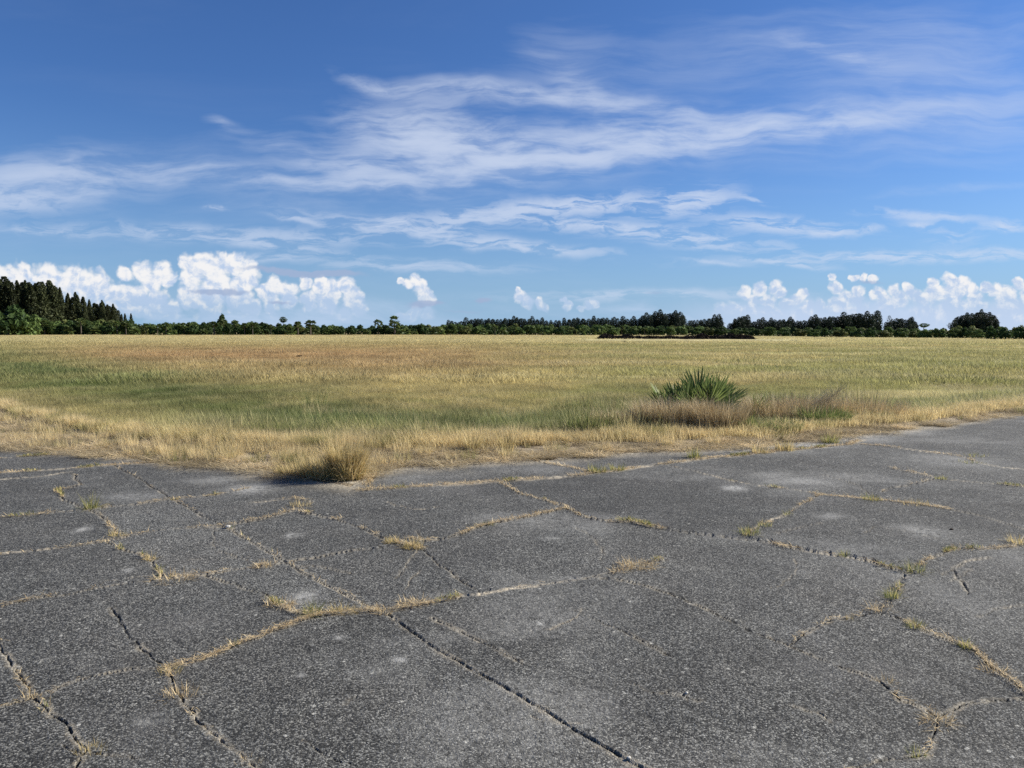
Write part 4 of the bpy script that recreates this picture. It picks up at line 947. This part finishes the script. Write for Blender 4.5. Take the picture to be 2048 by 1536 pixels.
def belt(X): return float(np.interp(X, [0,1250,1450,1600,1800,2048,2300], [252,250,225,188,163,128,110]))
def hb(D, Yt): return 1.6+(HZ-Yt+2.5)*D/F
SEG = [(-400, 90,'below the tall pine stand at far left'),(90,255,'in front of the right half of the tall pine stand'),(255,410,'just right of the tall pine stand'),
       (410,560,'left of the lone stalked tree'),(560,690,'right of the lone stalked tree'),(690,775,'left of the tall double crowned palm'),(775,950,'right of the tall double crowned palm'),
       (950,1190,'under the low distant pine row'),(1190,1400,'behind the dark brush heaps'),(1400,1480,'under the gap in the distant pines'),
       (1480,1700,'under the long pine row right of the gap'),(1700,1840,'under the highest part of the right pine row'),(1840,1895,'under the open sky between right groves'),
       (1895,2010,'in front of the detached grove at far right'),(2010,2400,'at the right end of the tree belt')]
def seg(X):
    for a, c, t in SEG:
        if a <= X < c: return t
    return SEG[-1][2]
topY = lambda X: float(np.interp(X, [-100,0,60,100,250,300,340,450,480,560,700,900,1100,1300,1500,1800,1840,1900,1935,2000,2048,2200], [636,634,636,640,641,646,648,642,644,648,652,649,651,652,654,655,658,656,652,655,655,652]))
TONE = ['mid green','mid green','dark green','dark green','olive','mid green']
# back and front rows of the belt
for row, (dd, step) in enumerate([(12, 25), (0, 25)]):
    X = -150+row*12
    while X < 2230:
        D = belt(X)+dd+random.uniform(-3, 3); H = hb(D, topY(X))*(random.uniform(.88, 1.08) if row == 0 else random.uniform(.74, .98))
        i = random.randrange(6)
        if X > 1980 and row == 1: i = random.choice([2, 3]); H *= 1.15
        w = max(.55, H/3.9*random.uniform(.9, 1.3)); w = max(w, 1.12*D/250)
        x = at(X, D)
        nm = TONE[i]+(' back row bush ' if row == 0 else ' front row bush ')+seg(X)
        tree('bush', nm, 'bush', 'bushes of the tree belt '+seg(X), x, D, float(gz(x, D))-.1, [('crown', bushv[i]), ('trunk', bush_t)], (w, w, H/3.9), random.uniform(0, 6.28))
        X += step*random.uniform(.75, 1.25)*(1 if X < 1500 else 1.05)
# palms between them
X = -80
while X < 1290:
    if random.random() < (.95 if X < 700 else .7):
        D = belt(X)-3+random.uniform(-1, 6); x = at(X, D); Ht = hb(D, topY(X)+random.uniform(-3, 5)); z = float(gz(x, D))-.1
        if random.random() < .45:
            s = Ht/5.6; tree('cabbage_palm', 'round headed trunked palm '+seg(X), 'palm tree', 'palms of the tree belt', x, D-2, z, [('crown', random.choice(palmv)), ('trunk', palm_t)], (max(s, .7),)*2+(s,), random.uniform(0, 6.28))
        else:
            s = Ht/2.9*random.uniform(.6, .9); tree('fan_palm', 'low trunkless fan palm '+seg(X), 'palm', 'low palms at the foot of the tree belt', x, D-4, z, [('crown', random.choice(palms))], (s,)*3, random.uniform(0, 6.28))
    X += random.uniform(13, 24)
# trees told apart by their outline
def solo(name, X, Yt, D, parts, H0, label, cat, wf=1.0):
    x = at(X, D); H = hb(D, Yt); s = H/H0; tree(name, label, cat, None, x, D, float(gz(x, D))-.1, parts, (s*wf, s*wf, s), random.uniform(0, 6))
me_u = conifer_mesh('crown', M_bushd, 1.9, 1.35, 480, .5, .26, .0, 1.0); me_u.transform(__import__('mathutils').Matrix.Translation((.1, 0, 4.6)))
tall_t = trunk_mesh('trunk', 5.4, .12, .07, .15)
solo('lone_tree', 568, 636, 268, [('crown', me_u), ('trunk', tall_t)], 6.4, 'lone tree with small round crown on a bare trunk above the belt', 'tree')
solo('round_tree', 446, 632, 275, [('crown', bushv[2]), ('trunk', bush_t)], 3.7, 'dark round crown showing above the belt left of the lone stalked tree', 'tree', .55)
dp = [('crown', palmv[0]), ('trunk', palm_t)]
solo('cabbage_palm', 790, 634, 244, dp, 5.5, 'tall double crowned palm standing out above the left centre belt', 'palm tree', 1.0)
solo('cabbage_palm', 790, 645, 242, [('crown', palmv[1]), ('trunk', palm_t)], 5.5, 'lower palm crown directly under the tall one in left centre', 'palm tree', 1.5)
solo('cabbage_palm', 757, 641, 250, [('crown', palmv[2]), ('trunk', palm_t)], 5.5, 'smaller palm head just left of the tall double crowned palm', 'palm tree', 1.0)
solo('cabbage_palm', 622, 642, 240, [('crown', palmv[3]), ('trunk', palm_t)], 5.5, 'dark dense palm crown right of the pale bare trunk', 'palm tree', 1.4)
solo('cabbage_palm', 597, 645, 243, [('crown', palmv[1]), ('trunk', palm_t)], 5.5, 'palm with pale bare trunk showing below its crown', 'palm tree', 1.1)
solo('leafy_tree', 18, 616, 235, [('crown', bushv[2]), ('trunk', bush_t)], 3.7, 'broad dark green leafy tree in front of the tall pines, far left', 'tree', 1.2)
solo('leafy_tree', -70, 612, 235, [('crown', bushv[3]), ('trunk', bush_t)], 3.7, 'leafy tree cut by the left border in front of the pines', 'tree', 1.2)
solo('leafy_tree', 58, 632, 238, [('crown', bushv[5]), ('trunk', bush_t)], 3.7, 'lighter green leafy tree beside the broad dark green one, far left', 'tree', 1.1)
solo('umbrella_tree', 1845, 649, 200, [('crown', me_u), ('trunk', tall_t)], 6.4, 'small dark umbrella shaped tree between the right groves', 'tree', 1.9)
# tall casuarina stand at the left
def stand(prof, step, rows, D0, meshes, trunk, H0, name, lab, cat, grp, dstep=9, wj=(.7, 1.3), wk=1.0):
    for r_ in range(rows):
        X = prof[0][0]+r_*step*.5
        while X < prof[-1][0]:
            Yt = float(np.interp(X, [p[0] for p in prof], [p[1] for p in prof]))+(random.uniform(-6, 7) if r_ == rows-1 else random.uniform(0, 13)*(HZ-prof[0][1] > 60)+random.uniform(0, 2))
            D = D0(X)+r_*dstep+random.uniform(-3, 3); H = hb(D, Yt); x = at(X, D); s = H/H0; w = s**.5*random.uniform(*wj)*wk
            tree(name, (lab if 'row' in lab or rows < 2 else ('front ' if r_ == 0 else 'rear ')+lab), cat, grp, x, D, float(gz(x, D))-.2, [('crown', random.choice(meshes)), ('trunk', trunk)], (w, w, s), random.uniform(0, 6.28))
            X += step*random.uniform(.7, 1.3)
stand([(-70,555),(-60,553),(0,560),(30,566),(60,562),(110,571),(135,580),(160,592),(176,606)], 12, 2, lambda X: 262+.12*X, casu, casu_t, 15.8, 'casuarina_tree', 'tall dark pine with drooping foliage in the dense stand at far left', 'pine tree', 'tall pines of the far left stand')
stand([(180,610),(200,606),(212,610),(228,612),(238,622),(248,632)], 11, 2, lambda X: 330, casu, casu_t, 15.8, 'casuarina_tree', 'shorter spired pine on the right slope of the far left stand', 'pine tree', 'pines on the right slope of the far left stand', wk=.9)
for X, Yt, w, lb in [(183,603,.8,'first pointed spire standing free right of the dense pine stand'),(208,604,.8,'slender twin tipped spire in the middle of the falling pine row'),(230,611,.8,'last tall pointed pine before the row drops away'),
                  (253,630,.55,'small pointed pine just past the end of the stand'),(265,630,.55,'smallest isolated pine tip right of the stand')]:
    D = 325; x = at(X, D); s = hb(D, Yt)/15.8; tree('casuarina_tree', lb, 'pine tree', None, x, D, float(gz(x, D)), [('crown', casu[2]), ('trunk', casu_t)], (w, w, s), random.random()*6)
# distant dark pines
fa = lambda X: 400.0; fb_ = lambda X: 345.0
dist = [([(885,650),(905,647),(925,645),(950,640),(975,640),(1000,641),(1030,639),(1060,640)], fa, 'dark pine in the low distant row left of centre'),
 ([(1060,640),(1085,642),(1110,641),(1128,643),(1150,638),(1185,640),(1215,638),(1260,640),(1278,640)], fa, 'dark pine in the even distant row left of the domed grove'),
 ([(1280,637),(1292,632),(1312,628),(1335,630),(1348,627),(1366,632),(1372,640)], fa, 'tall dark pine of the domed grove behind the brush heaps'),
 ([(1378,643),(1395,642),(1410,640),(1425,638),(1440,637),(1444,648)], fa, 'dark pine of the small clump left of the sky gap'),
 ([(1458,648),(1464,640),(1475,636),(1493,635),(1498,642)], fa, 'dark pine of the rounded clump right of the sky gap'),
 ([(1502,646),(1520,642),(1545,641),(1575,640),(1600,643)], fb_, 'dark pine in the low row right of the rounded clump'),
 ([(1606,642),(1625,638),(1650,637),(1675,634),(1700,631),(1730,630),(1752,630),(1760,638)], fb_, 'dark pine of the long rising row on the right'),
 ([(1770,646),(1790,643),(1800,638),(1810,638)], fb_, 'dark pine of the pointed pair right of the long row'),
 ([(1814,640),(1821,636),(1829,646)], fb_, 'last narrow dark pine before the small umbrella tree'),
 ([(1905,642),(1912,635),(1925,632),(1942,630),(1958,627),(1975,628),(1986,634),(1996,652)], fb_, 'dark pine of the detached grove at far right')]
for prof, D0, lab_ in dist:
    stand(prof, 8.5, 2, D0, pine, pine_t, 9.6, 'pine_tree', lab_, 'pine tree', lab_.replace('dark pine', 'pines').replace('tall ', '').replace('last narrow ', ''), 6, (.75, 1.0), 1.15)
solo('pine_tree', 1776, 634, 345, [('crown', conifer_mesh('crown', M_pine, 10, 1.6, 260, .5, .42, .45, .9)), ('trunk', pine_t)], 9.8, 'thin see-through pine with a tufted top right of the long row', 'pine tree', .9)
solo('pine_tree', 1898, 648, 345, [('crown', conifer_mesh('crown', M_pine, 10, 2.0, 300, .5, .5, .45, .9)), ('trunk', pine_t)], 9.8, 'small leaning tree at the left foot of the detached grove', 'tree', 1.3)

# ------------------------------------------------------------------ dark brush heaps out in the field
M_heap, b, o = new_mat('charred_brush')[0:3]
hc = b.mix(b.noise(b.pos(), 2.5, 5), (.016,.012,.010), (.085,.062,.048)); principled(b, o, hc, .95, .1)
def heap(X0, X1, D, H, label):
    H *= .85; n = 2200; L = at(X1, D)-at(X0, D); t = rng.uniform(0, 1, n); env = H*(.05+1.5*fbm(t*L*.6, np.zeros(n), int(X0)))*np.minimum(1, np.minimum(t, 1-t)*9)**.6
    y = rng.normal(0, .55, n); z = env*np.exp(-(y/.9)**2)*np.sqrt(rng.uniform(0, 1, n))
    P = np.column_stack([(t-.5)*L, y, z]); nrm = unit(rng.normal(0, 1, (n, 3))+np.array([0, -.3, .4]))
    V, T, tn_ = cards(P, nrm, .26*rng.uniform(.5, 1.3, n), None, 'h', 1.6)
    x = (at(X0, D)+at(X1, D))/2
    B = blades(np.column_stack([(rng.uniform(-.47, .47, 160))*L, rng.normal(0, .5, 160), np.full(160, .1)]), rng.uniform(0, 6.28, 160), rng.uniform(.3, 1.4, 160), rng.uniform(.6, 1.5, 160), rng.uniform(.5, 1.1, 160), np.full(160, .06), 2)
    r = bpy.data.objects.new('brush_heap', None); COL.objects.link(r); r.location = (x, D, float(gz(x, D)))
    tag(r, label, 'brush heap', 'dark brush heaps lying in a line in the field')
    obj('debris', mesh_from('debris', V, T, None, None, M_heap), r); obj('sticks', mesh_from('sticks', B[0], B[1], B[2], None, M_heap), r)
heap(1198, 1288, 134, .78, 'first dark brush heap from the left in the far line')
heap(1288, 1362, 133, .50, 'low thin second brush heap from the left in the far line')
heap(1364, 1476, 131, .80, 'long thick dark brush heap below the sky gap')
heap(1472, 1504, 130, .62, 'short dark brush heap at the right end of the line')
# dark scraps lying in the mown grass
M_scrap = M_heap
for X, Y, s, lb in [(1728,727,.22,'small dark clod in the mown grass right of centre'),(1665,727,.16,'flat dark scrap left of the clod in the mown grass'),(598,715,.30,'lone dark weed spot in the reddish grass'),(1250,683,.35,'dark speck in the grass in front of the brush heaps')]:
    c = pix(X, Y); n = 40; s *= .5; P = rng.normal(0, .5, (n, 3))*np.array([s, s*.6, s*.35]); P[:, 2] = np.abs(P[:, 2])
    V, T, tn_ = cards(P, unit(rng.normal(0, 1, (n, 3))), np.full(n, s*.4), None, 's')
    tag(obj('clod', mesh_from('clod', V, T, None, None, M_scrap), None, (c[0], c[1], float(gz(*c))+.08)), lb, 'clod')
# stone on the pavement
def stone(X, Y, r, mat, label):
    import bmesh
    bm = bmesh.new(); bmesh.ops.create_icosphere(bm, subdivisions=2, radius=r)
    for v_ in bm.verts: v_.co *= random.uniform(.85, 1.12); v_.co.z *= .6
    me = bpy.data.meshes.new('stone'); bm.to_mesh(me); bm.free(); me.materials.append(mat)
    c = pix(X, Y); tag(obj('stone', me, None, (c[0], c[1], r*.45)), label, 'stone')
stone(1903, 1060, .014, M_heap, 'small black stone lying on the right pavement')
M_pale, b, o = new_mat('pale_stone'); principled(b, o, b.mix(b.noise(b.pos(), 90, 3), (.35,.33,.29), (.6,.58,.52)), .9)
stone(1373, 1387, .008, M_pale, 'white pebble on the dark slab right of centre')
stone(1258, 1537-20, .008, M_pale, 'white pebble near the bottom edge right of the long joint')
stone(456, 1055, .02, M_pale, 'chipped white stone in the long straight joint')

# where alike things can be told apart by their order, say so
groups_ = {}
for o in list(COL.objects):
    if o.parent is None and o.get('group'): groups_.setdefault(o['label'], []).append(o)
ORD = ['leftmost','second from left','third from left','fourth from left','fifth from left','sixth from left','seventh from left','eighth from left','ninth from left','tenth from left']
for lb, os_ in groups_.items():
    if 1 < len(os_) <= 10 and len(lb.split()) <= 13:
        os_.sort(key=lambda o: o.location.x/o.location.y)
        for k, o in enumerate(os_): o['label'] = (ORD[k] if k < len(os_)-1 else 'rightmost')+' '+lb
